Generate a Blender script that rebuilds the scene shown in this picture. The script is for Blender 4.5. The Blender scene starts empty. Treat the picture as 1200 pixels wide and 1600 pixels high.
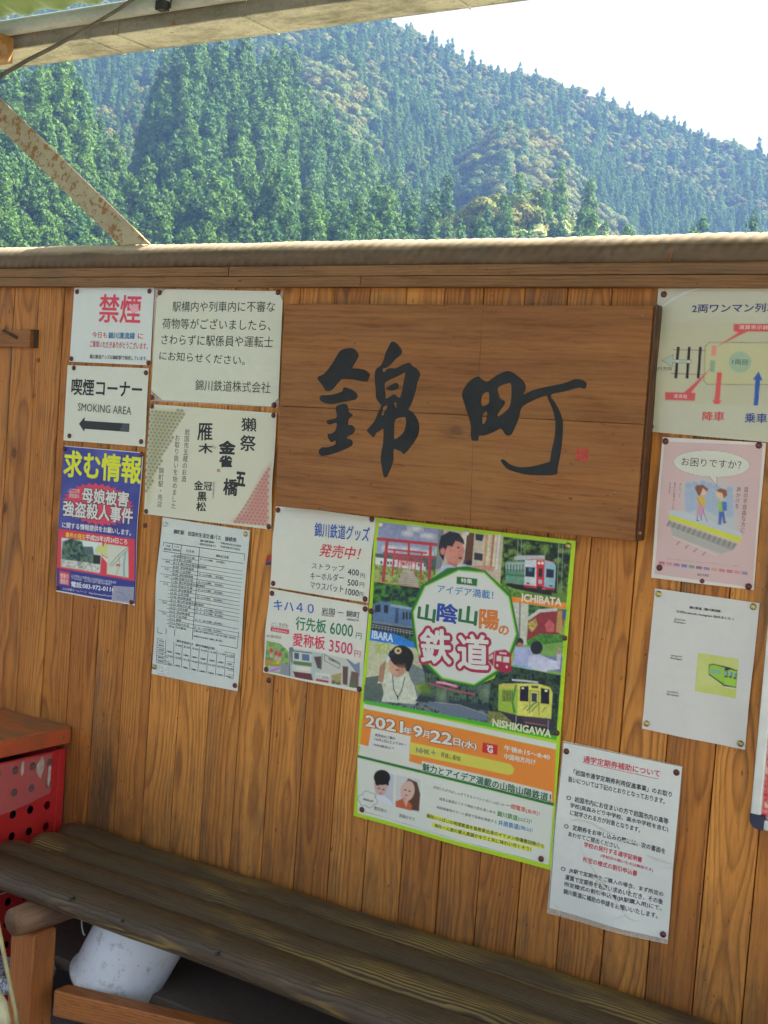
import bpy, bmesh, math, random
import numpy as np
from mathutils import Vector, Matrix
random.seed(7)
S = bpy.context.scene
COL = S.collection

# ------------------------------------------------------------------ camera
RIGHT = Vector((0.83969181, 0.53815075, 0.07287957))
DOWN = Vector((0.09468218, -0.01292912, -0.99542359))
FWD = Vector((-0.53474569, 0.84274943, -0.06180976))
CAM = Vector((0.0, -1.95, 1.30))
FPX = 2005.0
cam_d = bpy.data.cameras.new('camera')
cam = bpy.data.objects.new('camera', cam_d)
COL.objects.link(cam)
m = Matrix((RIGHT, -DOWN, -FWD)).transposed().to_4x4()
m.translation = CAM
cam.matrix_world = m
cam_d.sensor_fit = 'VERTICAL'
cam_d.sensor_height = 24
cam_d.lens = FPX / 1600 * 24
cam_d.clip_start = 0.05
cam_d.clip_end = 9000
S.camera = cam

# ------------------------------------------------------------------ light
SUN_AZ, SUN_EL = math.radians(62), math.radians(44)      # azimuth from +Y towards +X
EXPOSURE = 1.8
HAZE = 0.00036
W = bpy.data.worlds.new('World'); S.world = W; W.use_nodes = True
nt = W.node_tree
bg = nt.nodes['Background']
sky = nt.nodes.new('ShaderNodeTexSky')
sky.sky_type = 'NISHITA'; sky.sun_disc = False
sky.sun_elevation = SUN_EL; sky.sun_rotation = SUN_AZ
sky.air_density = 1.0; sky.dust_density = 6; sky.ozone_density = 1.0
hs = nt.nodes.new('ShaderNodeHueSaturation'); hs.inputs['Saturation'].default_value = .55      # thin bright overcast veil
nt.links.new(sky.outputs[0], hs.inputs['Color']); nt.links.new(hs.outputs[0], bg.inputs[0])
bg.inputs[1].default_value = 0.15
sd = bpy.data.lights.new('sun', 'SUN'); sd.energy = 5.0; sd.angle = math.radians(0.5); sd.color = (1, .95, .86)
sun = bpy.data.objects.new('sun', sd); COL.objects.link(sun)
sdir = Vector((math.sin(SUN_AZ) * math.cos(SUN_EL), math.cos(SUN_AZ) * math.cos(SUN_EL), math.sin(SUN_EL)))
sun.rotation_euler = sdir.to_track_quat('Z', 'Y').to_euler()
S.view_settings.view_transform = 'Standard'
S.view_settings.look = 'None'
S.view_settings.exposure = EXPOSURE
S.view_settings.gamma = 1
S.view_settings.use_white_balance = True
S.view_settings.white_balance_temperature = 7400
S.view_settings.use_curve_mapping = False
S.render.engine = 'CYCLES'
S.cycles.use_denoising = True
S.cycles.max_bounces = 8
S.cycles.diffuse_bounces = 4
S.cycles.volume_bounces = 0

# ------------------------------------------------------------------ helpers
def ray(x, y):
    return RIGHT * (x - 600) + DOWN * (y - 800) + FWD * FPX
def U(x, y, Y=0.0):
    """point of the plane y = Y (the wall's plane or one parallel to it) seen at a photo pixel"""
    v = ray(x, y); return CAM + v * ((Y - CAM.y) / v.y)
def UZ(x, y, Z):
    v = ray(x, y); return CAM + v * ((Z - CAM.z) / v.z)
_M = np.array([RIGHT, DOWN, FWD])
def toP(w):
    v = (np.asarray(w) - np.array(CAM)) @ _M.T
    return v[..., 0] / v[..., 2] * FPX + 600, v[..., 1] / v[..., 2] * FPX + 800
def lin(c):
    c = np.array(c, float) / 255.0
    return np.where(c <= .04045, c / 12.92, ((c + .055) / 1.055) ** 2.4)
INK_K = 1.06
def ink_rgb(c):
    return tuple(float(v) for v in np.clip(lin(c) * INK_K, 0.008, .86))

def link(name, me, mat=None, parent=None, kind=None):
    o = bpy.data.objects.new(name, me); COL.objects.link(o)
    if mat is not None and hasattr(me, 'materials') and not me.materials: me.materials.append(mat)
    if parent is not None: o.parent = parent
    if kind: o['kind'] = kind
    return o
def thing(name, label, cat, loc=(0, 0, 0), group=None):
    o = bpy.data.objects.new(name, None); COL.objects.link(o)
    o.location = loc; o['label'] = label; o['category'] = cat; o.empty_display_size = .1
    if group: o['group'] = group
    return o
def tag(o, label, cat, group=None):
    o['label'] = label; o['category'] = cat
    if group: o['group'] = group
    return o
def keep(o, parent):
    """parent o (modelled in world coordinates) to parent without moving it"""
    o.parent = parent
    o.matrix_parent_inverse = Matrix.Translation(-Vector(parent.location))
    return o
def mesh_from(name, verts, faces, smooth=False):
    me = bpy.data.meshes.new(name); me.from_pydata([tuple(v) for v in verts], [], faces); me.update()
    if smooth: me.polygons.foreach_set('use_smooth', [True] * len(me.polygons))
    return me
def bm_mesh(name, bm, smooth=False, bevel=0, seg=2, angle=.6):
    if bevel:
        es = [e for e in bm.edges if len(e.link_faces) == 2 and e.calc_face_angle(0) > angle]
        bmesh.ops.bevel(bm, geom=es, offset=bevel, segments=seg, profile=.6, affect='EDGES')
    me = bpy.data.meshes.new(name); bm.to_mesh(me); bm.free()
    if smooth: me.polygons.foreach_set('use_smooth', [True] * len(me.polygons))
    return me
def box_bm(x0, x1, y0, y1, z0, z1, bm=None):
    bm = bm or bmesh.new()
    r = bmesh.ops.create_cube(bm, size=1)
    bmesh.ops.scale(bm, vec=(x1 - x0, y1 - y0, z1 - z0), verts=r['verts'])
    bmesh.ops.translate(bm, vec=((x0 + x1) / 2, (y0 + y1) / 2, (z0 + z1) / 2), verts=r['verts'])
    return bm
def box(name, x0, x1, y0, y1, z0, z1, mat, parent=None, bevel=0, kind=None):
    me = bm_mesh(name, box_bm(x0, x1, y0, y1, z0, z1), bevel=bevel)
    o = link(name, me, mat, kind=kind)
    if parent is not None: keep(o, parent)
    return o
def tube(name, pts, r, mat, parent=None, n=10, smooth=True, cap=True):
    """tube through points, r a number or one radius per point"""
    pts = [Vector(p) for p in pts]; rs = r if hasattr(r, '__len__') else [r] * len(pts)
    V, F = [], []
    prev = None
    for i, p in enumerate(pts):
        d = (pts[min(i + 1, len(pts) - 1)] - pts[max(i - 1, 0)]).normalized()
        a = prev - d * prev.dot(d) if prev is not None else d.orthogonal()
        a.normalize(); prev = a; b = d.cross(a)
        for k in range(n):
            t = 2 * math.pi * k / n
            V.append(p + (a * math.cos(t) + b * math.sin(t)) * rs[i])
    for i in range(len(pts) - 1):
        for k in range(n):
            F.append((i * n + k, i * n + (k + 1) % n, (i + 1) * n + (k + 1) % n, (i + 1) * n + k))
    if cap:
        F.append(tuple(reversed(range(n)))); F.append(tuple(range((len(pts) - 1) * n, len(pts) * n)))
    me = mesh_from(name, V, F, smooth)
    o = link(name, me, mat)
    if parent is not None: keep(o, parent)
    return o

# ------------------------------------------------------------------ node helpers
class N:
    def __init__(s, name, rough=.6):
        s.m = bpy.data.materials.new(name); s.m.use_nodes = True
        s.t = s.m.node_tree; s.b = s.t.nodes['Principled BSDF']; s.b.inputs['Roughness'].default_value = rough
    def new(s, ty, **kw):
        n = s.t.nodes.new(ty)
        for k, v in kw.items():
            if k in n.inputs.keys() and not hasattr(n, k): n.inputs[k].default_value = v
            else:
                try: setattr(n, k, v)
                except Exception: n.inputs[k].default_value = v
        return n
    def l(s, a, b): s.t.links.new(a, b); return s
    def mapping(s, scale=(1, 1, 1), rnd=True, src='Object', loc=(0, 0, 0)):
        tc = s.new('ShaderNodeTexCoord'); mp = s.new('ShaderNodeMapping')
        mp.inputs['Scale'].default_value = scale; mp.inputs['Location'].default_value = loc
        if rnd:
            oi = s.new('ShaderNodeObjectInfo')
            mu = s.new('ShaderNodeVectorMath', operation='SCALE'); mu.inputs[0].default_value = (37.1, 11.7, 23.3)
            s.l(oi.outputs['Random'], mu.inputs['Scale'])
            ad = s.new('ShaderNodeVectorMath', operation='ADD')
            s.l(tc.outputs[src], ad.inputs[0]).l(mu.outputs[0], ad.inputs[1]).l(ad.outputs[0], mp.inputs['Vector'])
        else: s.l(tc.outputs[src], mp.inputs['Vector'])
        return mp.outputs[0]
    def noise(s, vec, scale, detail=4, rough=.55, dist=0.0, out='Fac'):
        n = s.new('ShaderNodeTexNoise'); n.inputs['Scale'].default_value = scale; n.inputs['Detail'].default_value = detail
        n.inputs['Roughness'].default_value = rough; n.inputs['Distortion'].default_value = dist
        s.l(vec, n.inputs['Vector']); return n.outputs[out]
    def ramp(s, fac, stops, interp='LINEAR'):
        r = s.new('ShaderNodeValToRGB'); e = r.color_ramp.elements; r.color_ramp.interpolation = interp
        while len(e) < len(stops): e.new(.5)
        for i, (p, c) in enumerate(stops):
            e[i].position = p; e[i].color = (c, c, c, 1) if isinstance(c, (int, float)) else (*c, 1)
        s.l(fac, r.inputs[0]); return r.outputs[0]
    def mix(s, fac, a, b, mode='MIX'):
        n = s.new('ShaderNodeMix', data_type='RGBA', blend_type=mode)
        for sock, v in ((n.inputs[0], fac), (n.inputs[6], a), (n.inputs[7], b)):
            if isinstance(v, (int, float)): sock.default_value = v
            elif isinstance(v, tuple): sock.default_value = (*v, 1)
            else: s.l(v, sock)
        return n.outputs[2]
    def math(s, op, a, b=0.0):
        n = s.new('ShaderNodeMath', operation=op)
        for i, v in enumerate((a, b)):
            if isinstance(v, (int, float)): n.inputs[i].default_value = v
            else: s.l(v, n.inputs[i])
        return n.outputs[0]
    def bump(s, h, strength=.3, dist=.002):
        n = s.new('ShaderNodeBump'); n.inputs['Strength'].default_value = strength; n.inputs['Distance'].default_value = dist
        s.l(h, n.inputs['Height']).l(n.outputs[0], s.b.inputs['Normal']); return s
    def base(s, c):
        if isinstance(c, tuple): s.b.inputs['Base Color'].default_value = (*c, 1)
        else: s.l(c, s.b.inputs['Base Color'])
        return s
_inks = {}
def ink(c):
    """flat printing ink; c as it looks on paper (sRGB 0-255)"""
    if c not in _inks:
        n = N('ink_%d' % len(_inks), .5); v = n.mapping((1, 1, 1), False)
        b = ink_rgb(c); f = n.noise(v, 90, 3)
        n.base(n.mix(n.ramp(f, [(.3, .0), (.7, .16)]), b, tuple(min(.9, x * 1.25 + .01) for x in b)))
        _inks[c] = n.m
    return _inks[c]
def plain(name, c, rough=.6, var=.25, scale=30, metal=0):
    n = N(name, rough); v = n.mapping((1, 1, 1)); f = n.noise(v, scale, 4)
    n.base(n.mix(n.ramp(f, [(.3, 0.), (.7, 1.)]), tuple(x * (1 - var) for x in c), tuple(min(.95, x * (1 + var)) for x in c)))
    n.b.inputs['Metallic'].default_value = metal
    n.bump(f, .15, .001)
    return n.m

def wood_mat(name, ca, cb, cdark, axis='Z', ring=.0052, width=.08, knots=True, stain=.5, rough=.55, grain=.6, grime=(.075, .062, .045), bstr=.35, wander=.05, tone=.6, worn=None, stains=False):
    """timber: growth rings cut by the board's face (arches or lines, by board), pores, knots, grime; axis = the way the fibres run"""
    n = N(name, rough)
    k = .07
    sc = {'Z': (1, 1, k), 'X': (k, 1, 1), 'Y': (1, k, 1)}[axis]
    v = n.mapping(sc); vv = n.mapping((1, 1, 1))
    oi = n.new('ShaderNodeObjectInfo'); rnd = oi.outputs['Random']
    tc = n.new('ShaderNodeTexCoord'); sp_ = n.new('ShaderNodeSeparateXYZ'); n.l(tc.outputs['Object'], sp_.inputs[0])
    across = sp_.outputs[{'Z': 0, 'X': 2, 'Y': 0}[axis]]
    if name.startswith('bench'): across = sp_.outputs[1]
    r2 = n.math('FRACT', n.math('MULTIPLY', rnd, 17.31)); r3 = n.math('FRACT', n.math('MULTIPLY', rnd, 71.7))
    wn = n.noise(n.mapping(tuple(1. if x == k else .9 for x in sc)), 2.1, 2, .5)
    wn2 = n.noise(n.mapping(tuple(.35 if x == k else 1 for x in sc)), 16, 3, .6)
    cx = n.math('ADD', n.math('MULTIPLY', n.math('SUBTRACT', r2, .5), width), n.math('MULTIPLY', n.math('SUBTRACT', wn2, .5), .012))
    dd = n.math('ADD', n.math('MULTIPLY', n.math('POWER', r3, 2.0), .07), n.math('MULTIPLY', wn, wander))
    a = n.math('SUBTRACT', across, cx)
    f = n.math('SQRT', n.math('ADD', n.math('MULTIPLY', a, a), n.math('MULTIPLY', dd, dd)))
    fr = n.math('FRACT', n.math('DIVIDE', f, ring))
    rings = n.ramp(fr, [(.0, .05), (.45, .2), (.82, 1.), (.97, .1)])
    fine = n.noise(v, 190, 5, .65)
    mid = n.noise(v, 22, 4, .6)
    col = n.mix(n.ramp(mid, [(.3, 0.), (.72, 1.)]), ca, cb)
    col = n.mix(n.math('MULTIPLY', rings, n.ramp(n.noise(vv, 6, 3, .6), [(.3, grain * .45), (.7, grain)])), col, cdark)
    col = n.mix(n.ramp(fine, [(.5, 0.), (.72, .5)]), col, cdark)
    col = n.mix(n.math('MULTIPLY', rnd, tone), col, n.mix(1.0, col, (.66, .56, .46), 'MULTIPLY'))
    h = n.math('ADD', n.math('MULTIPLY', rings, .7), fine)
    if knots:
        kk = {'Z': (1, 1, .6), 'X': (.6, 1, 1), 'Y': (1, .6, 1)}[axis]
        vo = n.new('ShaderNodeTexVoronoi'); vo.inputs['Scale'].default_value = 5.2; n.l(n.mapping(kk), vo.inputs['Vector'])
        dist = n.math('ADD', vo.outputs['Distance'], n.math('MULTIPLY', n.noise(vv, 40, 3), .05))
        col = n.mix(n.ramp(dist, [(.0, .5), (.055, .8), (.075, .0)]), col, tuple(x * .45 for x in cdark))
        col = n.mix(n.ramp(dist, [(.06, .5), (.16, 0.)]), col, cdark)
    sp = n.noise(n.mapping(tuple(.4 if x == k else 1 for x in sc)), 150, 2, .5)
    col = n.mix(n.ramp(sp, [(.69, 0.), (.75, .7)]), col, tuple(x * .25 for x in cdark))
    st = n.noise(n.mapping(tuple(.16 if x == k else 1 for x in sc)), 8, 6, .72)
    col = n.mix(n.ramp(st, [(.52, 0.), (.70, stain)]), col, grime)
    bl = n.noise(n.mapping(tuple(.5 if x == k else 1 for x in sc), False), 3.1, 6, .7)
    col = n.mix(n.ramp(bl, [(.55, 0.), (.72, stain * .9)]), col, tuple(x * .9 for x in grime))
    if worn: col = n.mix(n.math('MULTIPLY', n.ramp(n.noise(n.mapping(tuple(.25 if x == k else 1 for x in sc)), 7, 4, .6), [(.52, 0.), (.59, 1.)]), n.ramp(fr, [(.3, .85), (.6, 0.)])), col, worn)
    if stains:      # rain-water streak by the box and splash grime above the bench, in room coordinates
        ge = n.new('ShaderNodeNewGeometry'); xyz = n.new('ShaderNodeSeparateXYZ'); n.l(ge.outputs['Position'], xyz.inputs[0])
        wx, wz = xyz.outputs[0], xyz.outputs[2]
        nz = n.noise(n.mapping((1, 1, .12), False), 30, 6, .75); nb = n.noise(n.mapping((1, 1, .5), False), 7, 5, .7)
        dx = n.math('DIVIDE', n.math('ABSOLUTE', n.math('SUBTRACT', wx, -1.885)), .045)
        band = n.math('MULTIPLY', n.ramp(dx, [(.2, 1.), (1., 0.)]), n.ramp(n.math('ADD', wz, n.math('MULTIPLY', nb, .5)), [(.75, 1.), (1.0, 0.)]))
        col = n.mix(n.math('MULTIPLY', band, n.ramp(nz, [(.32, .3), (.54, 1.)])), col, (.060, .046, .026))
        low = n.ramp(n.math('ADD', wz, n.math('MULTIPLY', n.math('SUBTRACT', nb, .5), .7)), [(.42, 1.), (.72, 0.)])
        col = n.mix(n.math('MULTIPLY', low, n.ramp(nz, [(.35, .15), (.6, .7)])), col, (.085, .045, .022))
    n.base(col)
    n.l(n.ramp(fine, [(.3, rough - .12), (.8, min(1, rough + .25))]), n.b.inputs['Roughness'])
    n.b.inputs['Specular IOR Level'].default_value = .35
    n.bump(h, bstr, .0014)
    return n.m

# ------------------------------------------------------------------ materials
def l3(r, g, b, k=1.0): return tuple(float(x) * k for x in lin((r, g, b)))
M_plank = wood_mat('cedar_plank', (.76, .315, .062), (.56, .205, .035), (.145, .040, .008), 'Z', grain=.75, stain=.68, tone=.95, stains=True)
M_trim = wood_mat('cedar_trim', (.33, .165, .065), (.24, .11, .038), (.085, .034, .012), 'X', stain=.6)
M_sign = wood_mat('sign_wood', (.34, .125, .030), (.20, .070, .017), (.075, .026, .007), 'X', ring=.011, width=.3, stain=.6, grain=.32, bstr=.12, wander=.16, tone=.0, grime=(.36, .165, .045))
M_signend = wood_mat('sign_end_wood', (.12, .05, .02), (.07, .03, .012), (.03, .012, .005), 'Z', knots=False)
M_bench = wood_mat('bench_log', (.112, .074, .045), (.072, .046, .028), (.032, .019, .010), 'X', ring=.0042, width=.04, stain=.3, rough=.5, grain=.7, bstr=.6, wander=.035, tone=.4, worn=(.27, .175, .050))
M_leg = wood_mat('timber_leg', (.47, .160, .040), (.34, .110, .028), (.12, .038, .011), 'Z', knots=False, stain=.4, tone=.2)
M_legx = wood_mat('timber_rail', (.47, .160, .040), (.34, .110, .028), (.12, .038, .011), 'X', knots=False, stain=.4, tone=.2)
M_cross = wood_mat('timber_cross', (.24, .125, .065), (.17, .085, .042), (.07, .03, .02), 'Y', knots=False, stain=.3, tone=.2)
M_base = wood_mat('timber_base', (.30, .12, .05), (.20, .08, .035), (.08, .03, .015), 'X', knots=False)
M_black = plain('black_paint', (.012, .014, .015), .75, .4)
M_gap = plain('shadow_backing', (.05, .025, .012), .9)

def log_mat():
    n = N('rail_log', .55); v = n.mapping((.12, 1, 1), False); vv = n.mapping((1, 1, 1), False)
    a = n.noise(v, 60, 5, .65); b = n.noise(vv, 14, 4)
    c = n.mix(n.ramp(a, [(.3, 0.), (.7, 1.)]), (.15, .088, .042), (.09, .052, .024))
    c = n.mix(n.ramp(b, [(.5, 0.), (.7, .5)]), c, (.09, .065, .04))
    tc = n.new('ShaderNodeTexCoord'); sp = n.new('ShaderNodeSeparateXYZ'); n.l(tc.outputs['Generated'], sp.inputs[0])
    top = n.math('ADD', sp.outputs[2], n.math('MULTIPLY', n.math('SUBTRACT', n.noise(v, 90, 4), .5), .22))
    c = n.mix(n.ramp(top, [(.62, 0.), (.80, 1.)]), c, (.50, .40, .31))     # sunlit band along the top, painted into the log's colour
    n.base(c); n.bump(a, .3, .001); return n.m
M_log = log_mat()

def rusty(name, paint, thr=.56, rough=.5, scale=26, dirt=.35):
    n = N(name, rough); v = n.mapping((1, 1, 1), False)
    f = n.noise(v, scale, 6, .65, .3); g = n.noise(v, scale * 5, 3); s = n.noise(v, 5, 3)
    c = n.mix(n.ramp(g, [(.3, 0.), (.7, .35)]), paint, tuple(x * .65 for x in paint))
    c = n.mix(n.ramp(n.noise(n.mapping((.45, 1, 1), False), 11, 6, .75), [(.46, 0.), (.66, dirt)]), c, (.10, .10, .055))
    c = n.mix(n.ramp(n.noise(v, 140, 3, .7), [(.60, 0.), (.68, dirt)]), c, (.08, .075, .05))
    t = n.math('ADD', f, n.math('MULTIPLY', s, .12))
    r = n.mix(g, (.36, .17, .03), (.15, .06, .015))
    c = n.mix(n.ramp(t, [(thr + .05, 0.), (thr + .11, 1.)]), c, r)
    n.base(c); n.bump(t, .25, .001); return n.m
M_steel = rusty('rusty_painted_steel', (.42, .36, .22), .53, .5, 70)
M_eave = rusty('weathered_gutter_paint', (.62, .62, .50), .66, .6, 14, .75)
M_eave2 = rusty('dirty_gutter_face', (.26, .235, .18), .62, .7, 18, .7)
M_pipe = rusty('grey_pipe_paint', (.45, .49, .43), .66, .5, 18)
M_rust = rusty('rust_brown', (.35, .2, .08), .46)
M_cable = plain('cable_sheath', (.10, .085, .065), .6)

def roof_mat():
    n = N('green_roof_sheet', .35); v = n.mapping((1, 1, 1), False)
    f = n.noise(v, 5, 4)
    n.base(n.mix(f, (.20, .28, .10), (.33, .42, .18)))
    tr = n.new('ShaderNodeBsdfTranslucent'); tr.inputs[0].default_value = (.40, .50, .28, 1)
    mx = n.new('ShaderNodeMixShader'); mx.inputs[0].default_value = .25
    out = n.t.nodes['Material Output']
    n.l(n.b.outputs[0], mx.inputs[1]).l(tr.outputs[0], mx.inputs[2]).l(mx.outputs[0], out.inputs[0]); return n.m
M_roof = roof_mat()
def paper_mat(name, c, rough=.28, bump=.10):
    n = N(name, rough); v = n.mapping((1, 1, 1), True)
    f = n.noise(v, 3.0, 2, .4); g = n.noise(v, 60, 4, .6)
    c = ink_rgb(c)
    n.base(n.mix(n.ramp(g, [(.35, 0.), (.75, .25)]), c, tuple(x * .86 for x in c)))
    n.b.inputs['Coat Weight'].default_value = .25
    n.b.inputs['Coat Roughness'].default_value = .12
    n.bump(f, bump, .03); return n.m
def film_mat():
    n = N('laminating_film', .1)
    n.base((.75, .72, .62)); n.b.inputs['Alpha'].default_value = .28; n.bump(n.noise(n.mapping(), 30, 3), .2, .003); return n.m
M_film = film_mat()
def print_mat(foil=False):
    n = N('printed_picture', .38); a = n.new('ShaderNodeVertexColor'); a.layer_name = 'ink'
    v = n.mapping((1, 1, 1), False); g = n.noise(v, 500, 2)
    n.base(n.mix(n.ramp(g, [(.35, 0.), (.75, .12)]), a.outputs[0], n.mix(1., a.outputs[0], (.6, .6, .6), 'MULTIPLY')))
    n.b.inputs['Specular IOR Level'].default_value = .3
    n.bump(n.noise(n.mapping((1, 1, 1)), 3, 2, .4), .1, .03); return n.m
M_print = print_mat()
M_pin = plain('pin_maroon', (.10, .018, .014), .35)
M_pin2 = plain('pin_brass', (.42, .34, .13), .3, metal=.7)
M_pin3 = plain('pin_white', (.6, .58, .45), .35)
M_alu = plain('aluminium_trim', (.62, .64, .60), .35, .08, metal=.3)
M_corner = plain('navy_corner_cap', (.02, .025, .06), .4)

def concrete(name, c):
    n = N(name, .85); v = n.mapping((1, 1, 1), False)
    f = n.noise(v, 3, 6, .65); g = n.noise(v, 60, 4, .7)
    n.base(n.mix(n.ramp(g, [(.3, 0.), (.7, .5)]), n.mix(f, c, tuple(x * .6 for x in c)), tuple(x * .5 for x in c)))
    n.bump(g, .4, .003); return n.m
M_conc = concrete('platform_concrete', (.34, .33, .30))

# ------------------------------------------------------------------ large structure: platform, wall, roof edge
box('platform_floor', -9, 7, -7.5, .9, -.6, 0, M_conc, kind='structure')

SEAM0, STEP = -1.4583, .0782
Z_TRIM = U(600, 448)[2]
wall = thing('wooden_wall', 'orange-brown wall of narrow upright cedar boards under a round log rail', 'wall', (-1.5, 0, 0))
pl_me = bm_mesh('plank', box_bm(-STEP / 2 + .0009, STEP / 2 - .0009, 0, .015, .365, Z_TRIM + .03), bevel=.0022, seg=2)
pl_me.materials.append(M_plank)
pr = random.Random(3)
for k in range(-28, 30):
    o = bpy.data.objects.new('plank', pl_me); COL.objects.link(o)
    o.location = (SEAM0 + STEP * (k + .5), pr.uniform(-.0012, .0004), 0)
    o.rotation_euler = (0, 0, pr.uniform(-.012, .012))
    keep(o, wall)
X0, X1 = SEAM0 - 28 * STEP, SEAM0 + 30 * STEP
box('backing', X0, X1, .017, .035, .36, Z_TRIM + .02, M_gap, wall)
for k in range(3): box('base_board', X0, X1, .17, .19, .002 + k * .13, .128 + k * .13, M_base, wall, .003)
box('base_sill', X0, X1, .017, .168, .345, .36, M_base, wall, .002)
za, zb, zc = U(600, 448, -.022)[2], U(600, 430.5, -.022)[2], U(600, 414, -.022)[2]
xs = [X0, U(196, 440)[0], U(792, 440)[0], X1]
for a, b in ((X0, -1.31), (-1.309, X1)):
    box('lower_trim_board', a, b, -.022, -.001, za, zb - .0008, M_trim, wall, .002)
for a, b in ((X0, -1.62), (-1.618, -.55), (-.549, X1)):
    box('upper_trim_board', a, b, -.0205, -.002, zb, zc, M_trim, wall, .002)
for x in (X0 - .05, X1 + .05, -3.3, .72):
    box('post', x - .05, x + .05, .036, .136, 0, 2.06 if x in (-3.3, .72) else zb, M_trim, wall, .006)

# round log rail with the faint spiral tool ripples
def log_rail():
    r0 = .030; yc = .010; zc_ = U(600, 376, yc)[2] - r0 + .0006
    n, L = 48, 1500
    xs_ = np.linspace(X0 - .1, X1 + .1, L); th = np.linspace(0, 2 * np.pi, n, endpoint=False)
    Xg, T = np.meshgrid(xs_, th, indexing='ij')
    ph = Xg / .0125 * np.pi * 2 * .55 + T * 5.0
    R_ = r0 + .0007 * np.sin(Xg * 9 + 1) + .0008 * np.sin(ph + .6 * np.sin(Xg * 23)) + .0006 * np.sin(Xg * 31 + T * 2)
    V = np.stack([Xg, yc + R_ * np.cos(T), zc_ + R_ * np.sin(T) + .0015 * np.sin(Xg * 2.1)], -1).reshape(-1, 3)
    F = []
    for i in range(L - 1):
        for k in range(n):
            F.append((i * n + k, i * n + (k + 1) % n, (i + 1) * n + (k + 1) % n, (i + 1) * n + k))
    F.append(tuple(reversed(range(n)))); F.append(tuple(range((L - 1) * n, L * n)))
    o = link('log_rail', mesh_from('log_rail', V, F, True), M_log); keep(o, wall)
log_rail()
# scar on the log
tube('scar', [U(1056, 379, -.018), U(1050, 392, -.0205), U(1046.5, 409, -.020)], [.0006, .0016, .0008], M_sign, wall, 6)
# wooden turn latch and its slot at the left
lw = thing('latch_block', 'small brown wooden latch block beside a dark slot, left edge of the wall', 'latch', tuple(U(20, 530)))
a, b = U(-40, 513, -.012), U(47, 543, -.012)
keep(link('block', bm_mesh('block', box_bm(a.x, b.x, -.014, -.002, b.z, a.z - .002), bevel=.001), M_sign), lw)
a2, b2 = U(47.5, 515, -.003), U(58.5, 544, -.003)
keep(link('slot', bm_mesh('slot', box_bm(a2.x + .001, b2.x, -.0035, -.001, b2.z, a2.z)), M_gap), lw)
tube('latch_bar', [U(5, 517, -.016), U(27, 528, -.016)], .0035, M_signend, lw, 6)
keep(link('screw', bm_mesh('screw', box_bm(U(37, 529).x - .002, U(37, 529).x + .002, -.0155, -.0135, U(37, 529).z - .002, U(37, 529).z + .002)), M_rust), lw)

# diagonal steel angle from the rail up to the roof post
br = thing('steel_brace', 'rust-speckled pale steel angle brace slanting up to the left from the rail', 'brace', tuple(U(205, 382)))
def slab(name, pts, y0, y1, mat, parent, bevel=.0008):
    bm = bmesh.new()
    f = [bm.verts.new((p[0], y0, p[2])) for p in pts]; g = [bm.verts.new((p[0], y1, p[2])) for p in pts]
    bm.faces.new(f); bm.faces.new(list(reversed(g)))
    k = len(pts)
    for i in range(k): bm.faces.new((f[i], g[i], g[(i + 1) % k], f[(i + 1) % k]))
    bmesh.ops.recalc_face_normals(bm, faces=bm.faces)
    o = link(name, bm_mesh(name, bm, bevel=bevel, seg=1), mat); keep(o, parent); return o
p1, p2 = U(236, 381), U(0, 152); q1, q2 = U(189, 384), U(0, 199)
d = (p2 - p1); e = (q2 - q1); kk = 2.1
slab('face_flange', [q1, p1, p1 + d * kk, q1 + e * (kk * d.length / e.length)], -.005, .0005, M_steel, br)
nrm = Vector((d.z, 0, -d.x)).normalized()
if nrm.z < 0: nrm = -nrm
slab('rear_flange', [q1, q1 + nrm * .004, q1 + nrm * .004 + e * (kk * d.length / e.length), q1 + e * (kk * d.length / e.length)], .0008, .046, M_steel, br)

# gutter and roof edge
gut = thing('roof_gutter', 'weathered pale boxed gutter under the roof edge, mossy and jointed', 'gutter', (-1.8, .15, 2.117))
YG = .10; ZG = 2.117; GX0, GX1 = -4.6, 2.2
zt = U(210, 26, YG)[2] + .002
gxs = [GX0] + [float(UZ(x, y, ZG)[0]) for x, y in ((150, 65), (193, 58), (389, 28.5), (700, -12))] + [GX1]
for i in range(len(gxs) - 1):
    a, b = gxs[i], gxs[i + 1]
    bm = box_bm(a + .0015, b - .0015, YG, .207, ZG - .0006 * (i % 2), ZG + .012)
    box_bm(a + .0015, b - .0015, YG - .003, YG - .0003, ZG - .001, zt, bm)
    box_bm(a + .0015, b - .0015, .2073, .210, ZG - .001, ZG + .07, bm)
    keep(link('gutter_length', bm_mesh('gutter_length', bm), M_eave), gut)
for x in gxs[1:-1]:
    box('joint_strap', x - .0022, x + .0022, YG - .006, .2115, ZG - .004, ZG - .0012, M_eave, gut, .0008)
    box('joint_strap', x - .006, x + .006, YG - .008, YG - .0035, ZG - .002, zt, M_eave2, gut, .0008)
box('inner_board', GX0, GX1, YG - .0055, YG - .0033, ZG + .0007, zt - .004, M_eave2, gut)
tube('moss_line', [(GX0 + i * .17, YG - .010 + .002 * math.sin(i * 1.7), zt + .002 * math.sin(i * 2.3)) for i in range(40)], [.0035 + .0016 * math.sin(i * 3.1) for i in range(40)], M_cable, gut, 6)
yp = .075
ra = U(100, 18, yp); rb = U(100, 41.5, yp)
rp = abs(ra.z - rb.z) / 2 + .001
tube('purlin_pipe', [(GX0, yp, (ra.z + rb.z) / 2 + .002), (GX1, yp, (ra.z + rb.z) / 2 - .004)], rp, M_pipe, gut, 16)
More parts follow.
